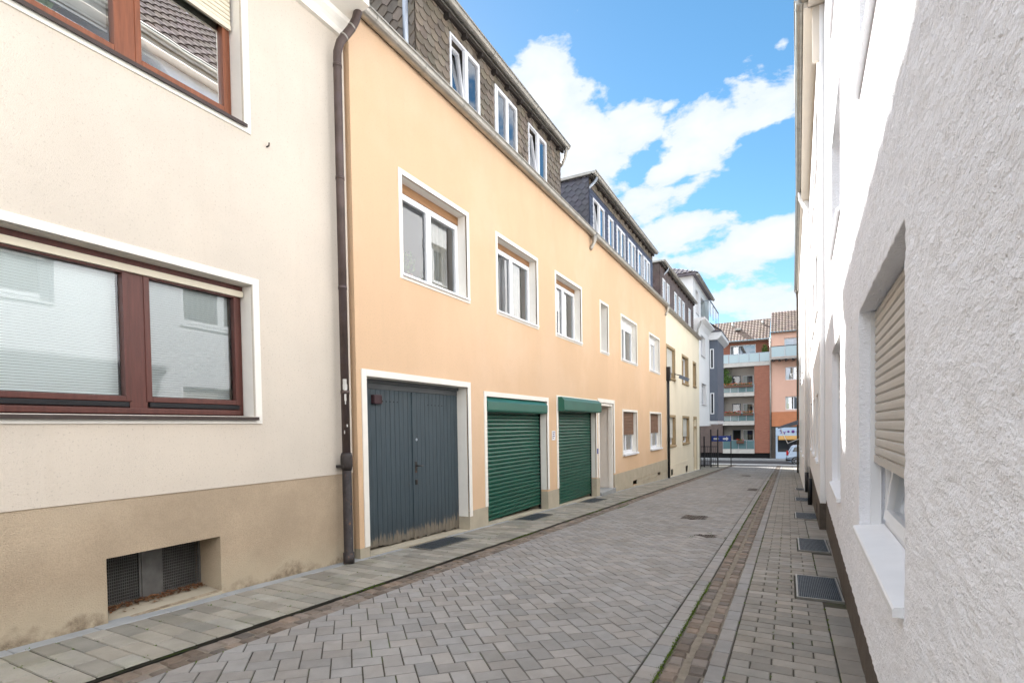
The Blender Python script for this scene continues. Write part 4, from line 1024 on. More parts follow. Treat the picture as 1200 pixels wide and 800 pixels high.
rb = MB(); rb.box(XC-1.6, XC-9, 22.98, 32.4, 6.4, 8.3); C.part('roof_deck', rb, M['slate_red'])
dormer(C, 23.3, 32.35, 8.35, [(23.8, 24.3, (), None, 'glass_sky'), (24.7, 25.2, (), None, 'glass_sky'), (26.5, 27.1, (), None, 'glass_sky'), (27.6, 28.2, (), None, 'glass_sky'), (28.7, 29.3, (), None, 'glass_sky'), (30.6, 31.2, (), None, 'glass_sky')], 'slate_red', 'slate_red', pipe_y=23.75, tails=12, ztw=7.95, style='plain')
fl = Thing('wall_floodlight', 'dark tilted floodlight on a bracket beside an ochre-framed window', 'floodlight', (XC, 24.95, 3.6))
f_ = MB(); f_.box(-.06, .34, -.22, .22, -.05, .10, Matrix.Translation((XC+.28, 24.9, 3.62)) @ Matrix.Rotation(R(24), 4, 'Y'), bev=.015); fl.part('lamp_head', f_, M['grey_bay'])
f_ = MB(); f_.tube([(XC, 24.9, 3.80), (XC+.30, 24.9, 3.72)], .02, 8); fl.part('bracket', f_, M['black'])

# ------------------------------------------------------------------ house D: white, with gateway; and house E with the grey bay
D = Thing('white_house', 'white rendered house with a tiled roof standing over a dark gateway', 'house', (XB, 32.4, gz(32.4)))
XD = XB
dw = [(33.15, 35.0, 5.62, 6.85), (33.35, 35.4, 2.68, 3.98)]
wd = MB(); wall(wd, XD, 32.41, 37.6, 1.38, 7.6, dw); wd.face(((XD, 32.41, 1.38), (XD, 37.6, 1.38), (XD-9, 37.6, 1.38), (XD-9, 32.41, 1.38))); D.part('wall', wd, M['white_d'])
bo = MB(); bo.box(XD-.46, XD-8.5, 32.5, 37.5, 1.42, 7.6); D.part('interior', bo, M['interior'])
for (a, b, c, d) in dw: window(D, XD, a, b, c, d, surround=0, sill='alu_sill', curtain=('curtain', [(a+.1, b-.1, c+.05, d-.05)]))
at = MB(); aw = [(33.3, 34.5, 8.2, 9.6), (35.4, 37.2, 8.2, 9.6)]
wall(at, -4.9, 32.3, 39.3, 7.3, 10.25, aw); at.face(((-5.35, 32.3, 7.3), (-9, 32.3, 7.3), (-9, 32.3, 10.25), (-5.35, 32.3, 10.25))); D.part('attic_wall', at, M['white_d'])
bo = MB(); bo.box(-5.36, -9, 32.35, 39.25, 7.4, 10.2); D.part('interior', bo, M['interior'])
for (a, b, c, d) in aw: window(D, -4.9, a, b, c, d, surround=0, sill='alu_sill')
gu = MB(); gutter(gu, -4.62, 10.2, 32.1, 39.5, .09); gu.box(-4.9, -4.7, 32.1, 39.5, 10.19, 10.26); D.part('gutter', gu, M['zinc'])
tl = MB(); ta = R(26)
tiles(tl, (-4.62, 31.95, 10.28), (0, 1, 0), (-math.cos(ta), 0, math.sin(ta)), (math.sin(ta), 0, math.cos(ta)), 7.6, 3.0, lim=lambda a, b: a > b*.9)
tiles(tl, (-9.0, 31.95, 10.28), (1, 0, 0), (0, math.cos(ta), math.sin(ta)), (0, -math.sin(ta), math.cos(ta)), 4.4, 3.6, lim=lambda a, b: a < 4.4-b*.9)
tl.box(-9, -4.72, 32.0, 39.5, 10.16, 10.27)
D.part('roof', tl, M['roof_purple'])
gp2 = MB(); gp2.tube([(-4.5, 32.55, 7.6), (-4.5, 32.4, 7.35), (-4.6, 32.0, 6.95), (-4.6, 31.75, 6.7)], .05, 10); D.part('downpipe', gp2, M['zinc'])
ev = MB(); ev.prism([(XD, 7.2), (XD+.12, 7.5), (XD+.35, 7.62), (XD+.35, 7.72), (XD-.3, 7.72), (XD-.3, 7.2)], 1, 32.45, 37.0); D.part('eaves', ev, M['white_d'])
pw_ = MB(); pw_.box(XD-2.6, XD-2.2, 32.45, 41.4, -1.7, 1.37); pw_.box(XD-.5, XD, 32.42, 32.75, -1.7, 1.37); D.part('gateway_wall', pw_, M['plinth_r'])
E_ = Thing('grey_bay_house', 'house with a slate-grey bay over the gateway and a glass-railed roof terrace', 'house', (-4.6, 37.7, gz(37.7)))
wl_ = MB(); wl_.box(-4.6, -9, 37.62, 41.5, 1.45, 7.4); E_.part('wall', wl_, M['white_d'])
by = MB(); bx0, bx1 = -4.60, -4.10
holesb = [(37.2, 37.5, 2.2, 3.9)]
by.box(bx0-.3, bx1, 37.0, 40.7, 1.72, 4.2); by.box(bx0-.3, bx1+.012, 36.99, 40.71, 4.2, 4.23); by.box(bx0-.3, bx1, 37.0, 40.7, 4.23, 7.0); by.box(bx1-.13, bx1+.008, 36.992, 37.02, 1.73, 6.99)
bay = E_.part('bay', by, M['grey_bay'])
bb = MB(); bb.box(bx0-.3, bx1-.02, 37.03, 40.66, 1.48, 1.715, bev=.03); E_.part('bay_base', bb, M['white_frame'], bay)
for (c, d) in ((5.15, 6.45), (2.15, 3.55)):
    ww = MB(); [ww.box(*q) for q in ((-4.56, -4.50, 36.965, 36.988, c, d), (-4.38, -4.32, 36.965, 36.988, c, d), (-4.50, -4.38, 36.965, 36.988, c, c+.06), (-4.50, -4.38, 36.965, 36.988, d-.06, d))]
    wno = E_.part('window', ww, M['white_frame'], bay)
    ww = MB(); ww.face(((-4.51, 36.985, c+.05), (-4.37, 36.985, c+.05), (-4.37, 36.985, d-.05), (-4.51, 36.985, d-.05))); E_.part('pane', ww, M['dark_glass'], wno) if False else ww.bm.free()
    ww = MB(); ww.box(-4.51, -4.37, 36.984, 36.987, c+.05, d-.05); E_.part('pane', ww, M['dark_glass'], bay)
sf = MB(); sf.prism([(-4.62, 7.02), (-4.1, 7.02), (-3.82, 7.26), (-3.82, 7.50), (-4.62, 7.50)], 1, 36.8, 41.4); E_.part('eaves', sf, M['white_d'])
rt = MB(); rt.box(-9, -3.80, 36.75, 41.42, 7.505, 7.58); E_.part('roof', rt, M['slate_dark'])
slp = MB(); slp.face(((-3.82, 36.8, 7.585), (-3.82, 41.4, 7.585), (-4.8, 41.4, 8.36), (-4.8, 36.8, 8.36))); slates(slp, (-3.84, 36.8, 7.60), (0, 1, 0), (-.78, 0, .62), (.62, 0, .78), 4.7, 1.2, .3, .2); E_.part('roof', slp, M['slate_dark'])
rg = MB()
for yy in (36.7, 38.2, 39.8, 41.3): rg.box(-4.52, -4.48, yy, yy+.04, 8.5, 9.55)
rg.box(-4.53, -4.47, 36.7, 41.34, 9.55, 9.60); rg.box(-5.6, -4.5, 36.7, 36.74, 9.55, 9.60); rgo = E_.part('terrace_railing', rg, M['zinc_new'])
gg = MB(); gg.face(((-4.5, 36.74, 8.6), (-4.5, 41.3, 8.6), (-4.5, 41.3, 9.5), (-4.5, 36.74, 9.5))); gg.face(((-5.6, 36.72, 8.6), (-4.52, 36.72, 8.6), (-4.52, 36.72, 9.5), (-5.6, 36.72, 9.5))); E_.part('railing_glass', gg, M['glass'], rgo)
# gate and blue sign under the bay
GT = Thing('metal_gate', 'black metal bar gate in the dark passage under the white house', 'gate', (-4.4, 36.5, gz(36.5)))
for k in range(4):
    p_ = MB(); xx = -5.35+.42*k; yy = 36.4; p_.box(xx, xx+.07, yy, yy+.07, gz(yy)-.05, 1.15 if k != 1 else .7); GT.part('post', p_, M['black'])
b_ = MB()
for k in range(11): xx = -5.3+.12*k; b_.box(xx, xx+.02, 36.42, 36.44, gz(36.4)+.1, .05)
b_.box(-5.3, -4.1, 36.41, 36.45, .0, .05); b_.box(-5.3, -4.1, 36.41, 36.45, gz(36.4)+.1, gz(36.4)+.15); GT.part('bars', b_, M['black'])
BS = Thing('direction_sign', 'blue direction board with white marks on two posts beside the passage', 'sign', (-4.3, 38.5, gz(38.5)))
p_ = MB(); p_.box(-4.75, -3.45, 38.5, 38.54, .30, .68, bev=.01); BS.part('board', p_, M['sign_blue'])
for xx in (-4.75, -3.45):
    p_ = MB(); p_.tube([(xx, 38.57, gz(38.5)-.05), (xx, 38.57, .75)], .03, 8); BS.part('post', p_, M['black'])
p_ = MB()
for xx in (-4.55, -3.95):
    p_.prism([(xx, .42), (xx+.22, .42), (xx+.22, .34), (xx+.36, .48), (xx+.22, .62), (xx+.22, .54), (xx, .54)], 1, 38.494, 38.499)
BS.part('arrow', p_, M['sign_paint'])

# ------------------------------------------------------------------ right side, white houses (frame turned so that local +x faces the street)
def rframe(x, y, k): return Matrix.Translation((x, y, 0)) @ Matrix.Rotation(-math.atan(k), 4, 'Z') @ Matrix.Rotation(math.pi, 4, 'Z') @ Matrix.Translation((0, y, 0))
FR1 = rframe(.39, 3.64, .0235)
W = Thing('rough_white_house', 'rough-plastered white house on the right with a beige roller shutter at its window', 'house', (0, -5, gz(5)), frame=FR1)
def r1disp(X, y, z, holes):
    n1 = noise.fractal(Vector((y*9+z*5, z*13-y*3, 1.7)), 1, 2.1, 5)
    n2 = noise.fractal(Vector((y*34+z*18, z*48-y*12, 7)), 1, 2, 3)
    dx = .0045*n1+.0016*n2
    return X+dx, y+.005*noise.noise(Vector((y*14, z*14, 3)))*0, z
rows = [(.82, 2.15), (3.50, 4.85), (6.20, 7.5)]
r1w = [(-3.97, -2.25)]
holes1 = [(-3.975, -2.245, .80, 2.15)]
wr = MB(); wall(wr, 0, -4.6, -.4, .23, 3.0, holes1, depth=.4, step=.016, disp=r1disp, ends=False)
w1o = W.part('wall', wr, M['rough_white'])
wr = MB(); far_h = [(-7.68, -5.92, .72, 2.32), (-7.68, -5.92, 3.50, 4.85), (-7.68, -5.92, 6.2, 7.5)]
wall(wr, 0, -10.12, -4.6, .23, 3.0, far_h[:1], depth=.4, step=.03, disp=r1disp, ends=False); W.part('wall', wr, M['rough_white'])
wr = MB(); wall(wr, .0, -10.12, 8, 3.0, 8.3, far_h[1:]+[(-3.97, -2.25, 3.50, 4.85), (-3.97, -2.25, 6.2, 7.5)], depth=.4, ends=False); W.part('wall', wr, M['rough_white'])
wr = MB(); wall(wr, .0, -.4, 8, .23, 3.0, [(1.5, 3.2, .8, 2.15)], depth=.4, ends=False); W.part('wall', wr, M['rough_white'])
pr_ = MB(); wall(pr_, -.012, -10.12, 8, -1, .235, [], step=.05, disp=lambda X, y, z, h: (X+.003*noise.noise(Vector((y*8, z*8, 0))), y, z), depth=.2); W.part('plinth', pr_, M['plinth_r'])
bo = MB(); bo.box(-.42, -8, -10.1, 8, -1, 8.3); W.part('interior', bo, M['interior'])
def rwin(th, X, y0, y1, z0, z1, shut, name='window', tilt=False):
    xf = X-.135
    fr = MB(); frame_rect(fr, xf-.07, xf, y0, y1, z0, z1, .06, bev=.004)
    ym = (y0+y1)/2
    tb = MB(); frame_rect(tb, xf-.06, xf+.015, y0+.065, ym-.002, z0+.065, z1-.065, .065, bev=.004)
    Mt = Matrix.Translation((xf, 0, z0+.07)) @ Matrix.Rotation(R(-8 if tilt else 0), 4, 'Y') @ Matrix.Translation((-xf, 0, -z0-.07))
    for v in tb.bm.verts: v.co = Mt @ v.co
    me = bpy.data.meshes.new('tmp'); tb.bm.to_mesh(me); tb.bm.free(); fr.bm.from_mesh(me); bpy.data.meshes.remove(me)
    frame_rect(fr, xf-.06, xf+.015, ym+.002, y1-.065, z0+.065, z1-.065, .065, bev=.004)
    wn = th.part(name, fr, M['white_frame'])
    gl = MB(); gl.face([Mt @ Vector(p) for p in ((xf-.02, y0+.12, z0+.12), (xf-.02, ym-.06, z0+.12), (xf-.02, ym-.06, z1-.12), (xf-.02, y0+.12, z1-.12))]); gl.face(((xf-.02, ym+.06, z0+.12), (xf-.02, y1-.12, z0+.12), (xf-.02, y1-.12, z1-.12), (xf-.02, ym+.06, z1-.12)))
    th.part('pane', gl, M['glass'], wn)
    if shut:
        rs = MB(); roller(rs, X-.085, y0+.02, y1-.02, z1-(z1-z0)*shut, z1, .052, .0055); th.part('roller_shutter', rs, M['shutter_beige'], wn)
        for q in ((y0, y0+.02), (y1-.02, y1)): gr2 = MB(); gr2.box(X-.115, X-.060, *q, z0, z1); th.part('guide_rail', gr2, M['white_frame'], wn)
    sb = MB(); sb.prism([(xf+.005, z0+.028), (X+.028, z0+.004), (X+.034, z0-.004), (X+.034, z0-.030), (X-.01, z0-.030), (xf, z0-.02)], 1, y0-.0, y1+.0)
    th.part('sill', sb, M['white_sill'], wn)
    cu = MB(); prev = None; n = int((y1-y0)/.02)
    for i in range(n+1):
        y = y0+.05+(y1-y0-.1)*i/n; x = xf-.27+.014*math.sin(y*55)
        if prev: cu.face(((prev[0], prev[1], z0+.08), (x, y, z0+.08), (x, y, z1-.08), (prev[0], prev[1], z1-.08)), True)
        prev = (x, y)
    th.part('curtain', cu, M['curtain'], wn)
rwin(W, 0, -3.97, -2.25, .80, 2.14, .66, tilt=True); 
for h in far_h: rwin(W, 0, h[0], h[1], h[2], h[3], .35 if h[2] < 1 else 0)
for z0_ in (3.5, 6.2): rwin(W, 0, -3.97, -2.25, z0_, z0_+1.32, .5 if z0_ < 4 else 0)
rwin(W, 0, 1.5, 3.2, .8, 2.14, .4)
def rroof(th, y0, y1, z, gx=.36):
    mb = MB(); mb.box(-.3, gx-.02, y0, y1, z-.02, z+.10); th.part('soffit', mb, M['beige_soffit'])
    gm_ = MB(); gutter(gm_, gx+.02, z+.16, y0, y1, .085, 1.0); th.part('gutter', gm_, M['zinc'])
    fm_ = MB(); fm_.box(gx-.09, gx-.06, y0, y1, z-.021, z-.04) if False else fm_.box(gx-.075, gx-.021, y0, y1, z+.08, z+.16); th.part('fascia', fm_, M['rafter'])
    t_ = MB(); tiles(t_, (gx, y0, z+.2), (0, 1, 0), (-.707, 0, .707), (.707, 0, .707), y1-y0, 5.2); t_.box(gx-.1, -8, y0, y1, z+.101, z+.19); th.part('roof', t_, M['roof_dark'])
rroof(W, -10.12, 8, 8.3, .25)
FR2 = rframe(.47, 10.14, .0145)
W2 = Thing('white_house', 'smooth white house on the right, set forward beyond the rough-plastered one', 'house', (0, -10.14, gz(10)), frame=FR2)
h2 = [(-y-1.35, -y, z, z+1.25) for y in (11.0, 13.4, 15.8) for z in (.75, 3.5, 6.2)]
wr = MB(); wall(wr, 0, -18.6, -10.14, .12, 8.3, h2, depth=.4); W2.part('wall', wr, M['white_wall'])
sj = MB(); sj.box(-.02, .10, -10.20, -10.142, 7.4, 8.29); W2.part('eaves_box', sj, M['beige_soffit'])
pr_ = MB(); pr_.box(-.3, .012, -18.6, -10.128, -1.4, .12, bev=.004); W2.part('plinth', pr_, M['plinth_r'])
pv = MB(); pv.box(.0, .016, -11.55, -11.3, -.22, -.05); W2.part('vent', pv, M['dark'])
bo = MB(); bo.box(-.42, -8, -18.6, -10.2, -1, 8.3); W2.part('interior', bo, M['interior'])
for h in h2: rwin(W2, 0, *h, 0 if h[2] > 1 else .4)
rroof(W2, -18.6, -10.1, 8.3, .245)
sp2 = MB(); sp2.tube([(.075, -14.3, gz(14.3)-.05), (.075, -14.3, .15)], .05, 10); W2.part('standpipe', sp2, M['black'])
for yy in (-18.2,):
    pp_ = MB(); z_ = gz(-yy); pp_.tube([(.26, yy, 8.4), (.26, yy, 8.2), (.20, yy, 8.05), (.12, yy, 7.85), (.09, yy, 7.7), (.09, yy, z_+.6)], .045, 10); d_ = W2.part('drainpipe', pp_, M['white_wall'])
    pp_ = MB(); pp_.tube([(.09, yy, z_+.6), (.09, yy, z_-.05)], .055, 10); W2.part('lower_pipe', pp_, M['black'], d_)
FR3 = rframe(.44, 18.7, .006)
W3 = Thing('beige_house', 'narrow beige-grey end house on the right near the cross street', 'house', (0, -18.7, gz(18.7)), frame=FR3)
h3 = [(-y-1.2, -y, z, z+1.25) for y in (20.0, 23.0, 26.0) for z in (.35, 3.2, 5.9)]
wr = MB(); wall(wr, 0, -32, -18.66, -1.6, 8.3, h3, depth=.4); W3.part('wall', wr, M['white_wall'])
bo = MB(); bo.box(-.42, -8, -32, -18.7, -1.6, 8.3); W3.part('interior', bo, M['interior'])
for h in h3: rwin(W3, 0, *h, 0)
rroof(W3, -32, -18.62, 8.3, .10)
pp_ = MB(); pp_.tube([(.10, -31.2, 8.35), (.10, -31.2, 8.2), (.07, -31.2, 7.9), (.07, -31.2, gz(31.2)-.05)], .05, 10); W3.part('drainpipe', pp_, M['plinth_r'])
aw_ = Thing('shop_awning', 'small dark folded awning fixed to the far end of the right-hand houses', 'awning', (.45, 27, 1.2))
a_ = MB(); a_.prism([(.42, 1.62), (-.42, 1.30), (-.42, 1.22), (.42, 1.40)], 1, 27.0, 28.6); aw_.part('canopy', a_, M['grey_bay'])
a_ = MB(); a_.tube([(.42, 27.1, .75), (-.02, 27.1, .55), (-.3, 27.1, 1.2)], .02, 6); aw_.part('arm', a_, M['white_frame'])

# ------------------------------------------------------------------ end of the street
YE = 50.0
Q = Thing('brick_apartment_block', 'red brick apartment block with stacked glass balconies and a tiled roof, closing the street', 'apartment block', (-3.5, YE, zc))
def fwall(mb, x0, x1, z0, z1, y, holes=(), depth=.3):
    """sheet facing -y with openings"""
    tmp = MB(); wall(tmp, 0, x0, x1, z0, z1, holes, depth=depth)
    T_ = Matrix.Translation((0, y, 0)) @ Matrix.Rotation(R(-90), 4, 'Z')
    for v in tmp.bm.verts: v.co = T_ @ v.co
    me = bpy.data.meshes.new('tmp'); tmp.bm.to_mesh(me); tmp.bm.free(); mb.bm.from_mesh(me); bpy.data.meshes.remove(me)
    return mb
def fwin(th, x0, x1, z0, z1, y, parts=(.5,), gm='glass_sky', cur=True, fw=.07, fm='white_frame'):
    mb = MB(); yf = y+.12
    def fr(a, b, c, d, w_, ya, yb):
        mb.box(a, a+w_, ya, yb, c, d); mb.box(b-w_, b, ya, yb, c, d); mb.box(a+w_, b-w_, ya, yb, c, c+w_); mb.box(a+w_, b-w_, ya, yb, d-w_, d)
    fr(x0, x1, z0, z1, fw, yf, yf+.06)
    for p in parts: mb.box(x0+(x1-x0)*p-.04, x0+(x1-x0)*p+.04, yf, yf+.06, z0+fw, z1-fw)
    wn = th.part('window', mb, M[fm])
    g_ = MB(); g_.face(((x0+fw, yf+.04, z0+fw), (x1-fw, yf+.04, z0+fw), (x1-fw, yf+.04, z1-fw), (x0+fw, yf+.04, z1-fw))); th.part('pane', g_, M[gm], wn)
    if cur:
        c_ = MB(); c_.box(x0+fw, x0+(x1-x0)*.42, yf+.1, yf+.12, z0+fw, z1-fw); th.part('curtain', c_, M['curtain'], wn)
    return wn
qb = MB(); fwall(qb, -20, -1.36, 6.45, 8.85, YE+1.2, [(-4.62, -2.5, 7.0, 8.5)]); Q.part('upper_wall', qb, M['brick'])  # block's left run beyond view is added length that shades the cross street
fwin(Q, -4.62, -2.5, 7.0, 8.5, YE+1.2, (.33,))
ql = MB(); fwall(ql, -5.15, -2.57, -1.5, 6.45, YE+1.3, [(-4.45, -3.75, -1.0, .95), (-3.6, -2.72, -.3, .95), (-4.45, -3.75, 1.5, 3.3), (-3.6, -2.72, 2.1, 3.3), (-4.45, -3.75, 4.0, 5.8), (-3.6, -2.72, 4.5, 5.8)]); Q.part('loggia_wall', ql, M['loggia'])
for z0_, z1_ in ((-1.0, .95), (1.5, 3.3), (4.0, 5.8)): fwin(Q, -4.45, -3.75, z0_, z1_, YE+1.3, (), 'glass', cur=False, fw=.06, fm='grey_bay')
for z0_, z1_ in ((-.3, .95), (2.1, 3.3), (4.5, 5.8)): fwin(Q, -3.6, -2.72, z0_, z1_, YE+1.3, (), 'glass', fw=.06)
qp = MB(); qp.box(-20, -5.151, YE-.05, YE+2, -1.05, 6.44); Q.part('side_wall', qp, M['brown_render'])
qp = MB(); qp.box(-2.57, -1.38, YE-.05, YE+2, -1.05, 6.44); Q.part('brick_pier', qp, M['brick'])
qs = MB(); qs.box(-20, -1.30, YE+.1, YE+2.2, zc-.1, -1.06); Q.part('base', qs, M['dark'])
bo = MB(); bo.box(-20, -1.38, YE+1.8, YE+9, zc, 8.8); Q.part('interior', bo, M['interior'])
def balcony(x0, x1, zs, zg0, zg1, pm, n):
    b_ = MB(); b_.box(x0, x1, YE-.1, YE+1.29, zs[0], zs[1], bev=.01); bo_ = Q.part('balcony', b_, M['concrete'])
    for k in range(n):
        a = x0+(x1-x0)*k/n; c = x0+(x1-x0)*(k+1)/n; p = MB(); p.box(a+.03, c-.03, YE-.09, YE-.06, zg0, zg1); Q.part('balcony_panel', p, M[pm], bo_)
    r = MB(); r.box(x0, x1, YE-.10, YE-.05, zg1, zg1+.05)
    for k in range(n+1): a = x0+(x1-x0-.04)*k/n; r.box(a, a+.04, YE-.10, YE-.05, zs[1], zg1)
    Q.part('handrail', r, M['zinc_new'], bo_)
balcony(-5.4, -1.37, (6.45, 6.78), 6.80, 7.52, 'pale_panel', 5)
balcony(-5.14, -2.58, (3.88, 4.22), 4.24, 4.85, 'teal_glass', 4)
balcony(-5.14, -2.58, (1.36, 1.72), 1.75, 2.42, 'teal_glass', 4)
balcony(-5.14, -2.58, (-1.10, -.72), -.70, .02, 'teal_glass', 4)
qr = MB(); sa = math.atan2(2.15, 3.2)
tiles(qr, (-20, YE+.55, 8.82), (1, 0, 0), (0, math.cos(sa), math.sin(sa)), (0, -math.sin(sa), math.cos(sa)), 18.62, 4.1, .26, .36, .014)
qr.box(-20, -1.39, YE+.60, YE+8, 8.7, 8.80); Q.part('roof', qr, M['roof_brown'])
qd = MB(); qd.box(-4.25, -3.75, YE+1.9, YE+2.3, 9.95, 10.15, bev=.02); Q.part('skylight', qd, M['zinc'])
for xx in (-2.0, -4.5):
    qd = MB(); qd.tube([(xx, YE+3.0, 10.3), (xx, YE+3.0, 10.8)], .10, 8); Q.part('vent_pipe', qd, M['zinc'])
dp_ = MB(); dp_.tube([(-1.33, YE-.08, 8.7), (-1.33, YE-.08, zc)], .06, 10); Q.part('drainpipe', dp_, M['zinc'])
P = Thing('salmon_house', 'salmon rendered house with a shop on its ground floor, right of the brick block', 'house', (1, YE, zc))
ph_ = [(-.27, 1.4, 7.1, 8.62), (-.2, .82, 5.1, 6.2), (-.2, .82, 2.6, 3.72), (2.2, 3.3, 5.1, 6.2), (2.2, 3.3, 2.6, 3.72)]
pm = MB(); fwall(pm, -1.27, 6, 2.45, 9.15, YE, ph_); P.part('wall', pm, M['salmon'])
fwin(P, *ph_[0], YE, (.62,))
for h in ph_[1:]: fwin(P, *h, YE, (.6,))
ob = MB(); ob.box(-1.25, 6, YE-.02, YE+.3, 1.22, 2.445); P.part('orange_band', ob, M['orange_band'])
db_ = MB(); db_.box(-1.27, 6, YE+.06, YE+.3, zc-.1, 1.215); P.part('ground_floor', db_, M['plinth_r'])
bo = MB(); bo.box(-1.25, 6, YE+.35, YE+9, zc, 9.1); P.part('interior', bo, M['interior'])
pr2 = MB(); sa = math.atan2(2.1, 3.0); tiles(pr2, (-1.3, YE-.3, 9.18), (1, 0, 0), (0, math.cos(sa), math.sin(sa)), (0, -math.sin(sa), math.cos(sa)), 7.4, 3.9, .24, .36, .014)
pr2.box(-1.3, 6, YE-.25, YE+8, 9.08, 9.17); P.part('roof', pr2, M['roof_brown'])
pb_ = MB(); pb_.box(-1.25, 1.9, YE-1.1, YE-.01, 6.78, 6.93, bev=.01); pbo = P.part('balcony', pb_, M['loggia'])
for k in range(3):
    p = MB(); a = -1.24+1.04*k; p.box(a+.02, a+1.0, YE-1.1, YE-1.07, 6.97, 7.82); P.part('balcony_panel', p, M['pale_panel'], pbo)
p = MB(); p.box(-1.25, 1.9, YE-1.11, YE-1.06, 7.83, 7.88); 
for k in range(7): p.box(-1.2+.5*k, -1.05+.5*k, YE-1.08, YE-.02, 6.66, 6.775)
P.part('handrail', p, M['black'], pbo)
sh = MB(); sh.box(-.94, 3.5, YE-.06, YE+.05, .42, 1.12, bev=.01); shop = P.part('shop_sign', sh, M['shop_blue'])
# purple lettering and marks, as far as they can be read
lt_ = MB(); z_ = .77; yl = YE-.068
def stroke(pts, r=.028): lt_.tube([(x, yl, z) for x, z in pts], r, 5)
stroke([(-.50, z_+.16), (-.62, z_+.10), (-.52, z_), (-.44, z_-.10), (-.60, z_-.16)]); stroke([(-.36, z_+.02), (-.28, z_-.12)]); stroke([(-.2, z_+.04), (-.3, z_-.22)])
for cx_, n_, r_ in ((.02, 4, .10), (.36, 6, .13), (.72, 5, .11), (1.08, 4, .11), (1.5, 6, .12)):
    for k in range(n_): a = math.pi*k/n_; stroke([(cx_-r_*math.cos(a), z_-r_*math.sin(a)), (cx_+r_*math.cos(a), z_+r_*math.sin(a))], .022)
P.part('sign_lettering', lt_, M['purple'], shop)
aw2 = MB(); aw2.prism([(YE-.06, .42), (YE-.45, .16), (YE-.45, .08), (YE-.06, .34)], 0, -.72, 3.4); P.part('awning', aw2, M['shop_ochre'], shop)
sw = MB(); sw.box(-.78, 3.4, YE-.02, YE+.04, -.95, .34); P.part('shop_window', sw, M['dark_glass'])
sp_ = MB(); sp_.box(-.94, 3.5, YE-.04, YE+.05, zc+.1, -.955); sp_.box(-.94, -.79, YE-.04, YE+.05, -.954, .41); P.part('shop_panel', sp_, M['shop_blue'])

# balcony planting
def planter(x0, x1, z, petals, label):
    t = Thing('flower_box', label, 'flower box', ((x0+x1)/2, YE-.22, z), 'flower boxes on the balconies')
    b_ = MB(); b_.box(x0, x1, YE-.33, YE-.115, z-.2, z, bev=.02); t.part('trough', b_, M['pot'])
    l_ = MB(); n = int((x1-x0)*70)
    for k in range(int((x1-x0)/.25)): leaves(l_, (x0+.12+.25*k, YE-.22, z+.06), (.15, .14, .12), 26, .06)
    t.part('foliage', l_, M['leaf'])
    f_ = MB()
    for k in range(int((x1-x0)/.12)): leaves(f_, (x0+.06+.12*k, YE-.26, z+.12), (.08, .1, .09), 8, .05)
    t.part('blossoms', f_, M[petals])
planter(-5.2, -3.6, 2.40, 'red', 'long box of red flowers on the middle balcony'); planter(-3.5, -2.65, 2.40, 'pink', 'box of orange-pink flowers at the right end of the middle balcony')
planter(-5.0, -2.7, 4.85, 'pink', 'box of pale orange flowers on the third-floor balcony'); planter(-4.0, -3.4, -.02, 'red', 'small red flower box on the lowest balcony')
sh_ = Thing('potted_tree', 'bushy green tree in a pot spreading over the left end of the third-floor balcony', 'potted tree', (-5.0, YE+.4, 4.22))
b_ = MB(); b_.tube([(-5.0, YE+.4, 4.22), (-5.0, YE+.4, 4.6)], [.16, .2], 12); sh_.part('pot', b_, M['pot'])
b_ = MB(); b_.tube([(-5.0, YE+.4, 4.5), (-4.95, YE+.35, 5.2), (-5.05, YE+.3, 5.9)], [.04, .03, .015], 8); b_.tube([(-4.97, YE+.37, 5.0), (-4.7, YE+.1, 5.5)], [.02, .01], 6); sh_.part('trunk', b_, M['rafter'])
b_ = MB()
for (c, r) in (((-5.05, YE+.2, 5.9), .55), ((-4.75, YE+.0, 5.4), .42), ((-5.25, YE+.1, 5.3), .45), ((-4.9, YE+.1, 4.9), .35)): leaves(b_, c, (r, r*.8, r), 420, .075)
sh_.part('crown', b_, M['leaf'])
s3 = Thing('balcony_shrub', 'yellow-green shrub in a pot on the top balcony beside the brick wall', 'shrub', (-1.75, YE+.5, 6.78))
b_ = MB(); b_.tube([(-1.75, YE+.5, 6.78), (-1.75, YE+.5, 7.1)], [.13, .17], 12); s3.part('pot', b_, M['pot'])
b_ = MB(); leaves(b_, (-1.75, YE+.5, 7.75), (.28, .25, .62), 420, .07); s3.part('foliage', b_, M['leaf'])

# ------------------------------------------------------------------ parked car on the cross street
CR = Thing('parked_car', 'small silver-blue hatchback on the cross street, its rear showing past the right-hand houses', 'car', (1.7, 44.9, zc-.03))
cx0, cyn, cz = -.12, 44.15, zc-.03
prof = [(0, .30), (-.02, .55), (.03, .82), (.10, .98), (.30, 1.36), (.42, 1.44), (.9, 1.49), (1.7, 1.46), (2.15, 1.28), (2.65, 1.0), (3.35, .86), (3.6, .72), (3.66, .45), (3.6, .26), (3.2, .22), (.25, .22)]
bm_ = MB(); secs = []
def cary(z, s):   # half width at a height, tucked in above the waistline
    hw = .82 if z < .9 else .82-(z-.9)*.30
    if z < .35: hw -= .05
    return s*hw
ymid = cyn+.84
for s in (-1, -.96, 0, .96, 1):
    secs.append([bm_.bm.verts.new((cx0+x+(0 if abs(s) < .99 else .0), ymid+cary(z, s), cz+z-(0 if abs(s) < .97 else 0))) for x, z in [((x-1.8)*(1 if abs(s) < .97 else .985)+1.8, z if abs(s) < .97 else z-.015) for x, z in prof]])
for a, b in zip(secs, secs[1:]):
    n = len(a)
    for i in range(n): f = bm_.bm.faces.new((a[i], a[(i+1) % n], b[(i+1) % n], b[i])); f.smooth = True
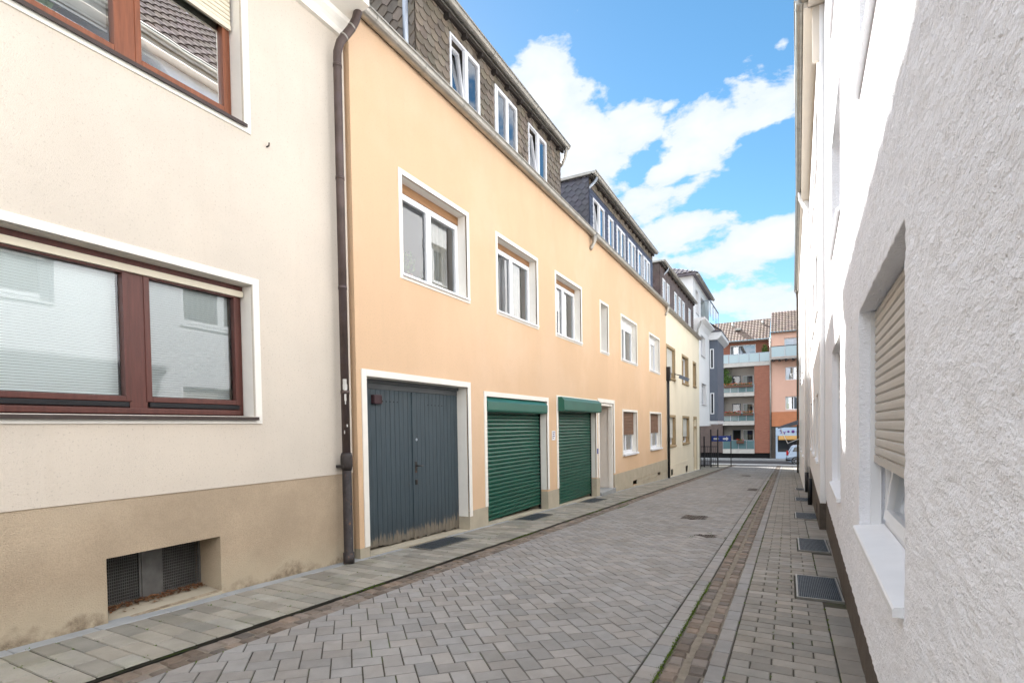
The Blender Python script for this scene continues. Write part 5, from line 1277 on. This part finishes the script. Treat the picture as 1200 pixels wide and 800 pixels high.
bm_.bm.faces.new(secs[0]); bm_.bm.faces.new(secs[-1])
body = CR.part('body', bm_, M['car_paint'])
def carwin(pts):
    m_ = MB(); m_.face([(cx0+x, ymid-(.82-(z-.9)*.30 if z > .9 else .82)-.006, cz+z) for x, z in pts]); CR.part('side_window', m_, M['dark_glass'])
carwin([(.42, 1.02), (.52, 1.30), (.86, 1.38), (.90, 1.0)]); carwin([(.98, 1.0), (.95, 1.38), (1.65, 1.37), (1.72, .99)]); carwin([(1.80, .99), (1.75, 1.35), (2.05, 1.24), (2.4, .99)])
rw = MB(); rw.box(-.012, .006, ymid-.55, ymid+.55, 0, .38, Matrix.Translation((cx0+.11, 0, cz+1.0)) @ Matrix.Rotation(R(28), 4, 'Y')); CR.part('rear_window', rw, M['dark_glass'])
for s in (-1, 1):
    tl_ = MB(); tl_.box(cx0-.015, cx0+.14, ymid+s*.60, ymid+s*.825, cz+.72, cz+1.0, bev=.03); CR.part('tail_light', tl_, M['red_light'])
bp_ = MB(); bp_.box(cx0-.05, cx0+.30, ymid-.80, ymid+.80, cz+.28, cz+.50, bev=.04); CR.part('bumper', bp_, M['tyre'])
for x in (.62, 3.0):
    for s in (-1, 1):
        yw = ymid+s*.73
        t_ = MB(); t_.tube([(cx0+x, yw-.10, cz+.30), (cx0+x, yw+.10, cz+.30)], .30, 24); wo2 = CR.part('wheel', t_, M['tyre'])
        r2_ = MB(); yo = yw+s*.104; 
        r2_.tube([(cx0+x, yo-.004, cz+.30), (cx0+x, yo+.004, cz+.30)], .055, 10)
        for k in range(6):
            a = k*math.pi/3; r2_.tube([(cx0+x, yo, cz+.30), (cx0+x+.19*math.cos(a), yo, cz+.30+.19*math.sin(a))], .022, 6)
        for k in range(20):
            a, b = k*math.pi/10, (k+1)*math.pi/10; r2_.tube([(cx0+x+.2*math.cos(a), yo, cz+.3+.2*math.sin(a)), (cx0+x+.2*math.cos(b), yo, cz+.3+.2*math.sin(b))], .016, 5)
        CR.part('rim', r2_, M['rim'], wo2)
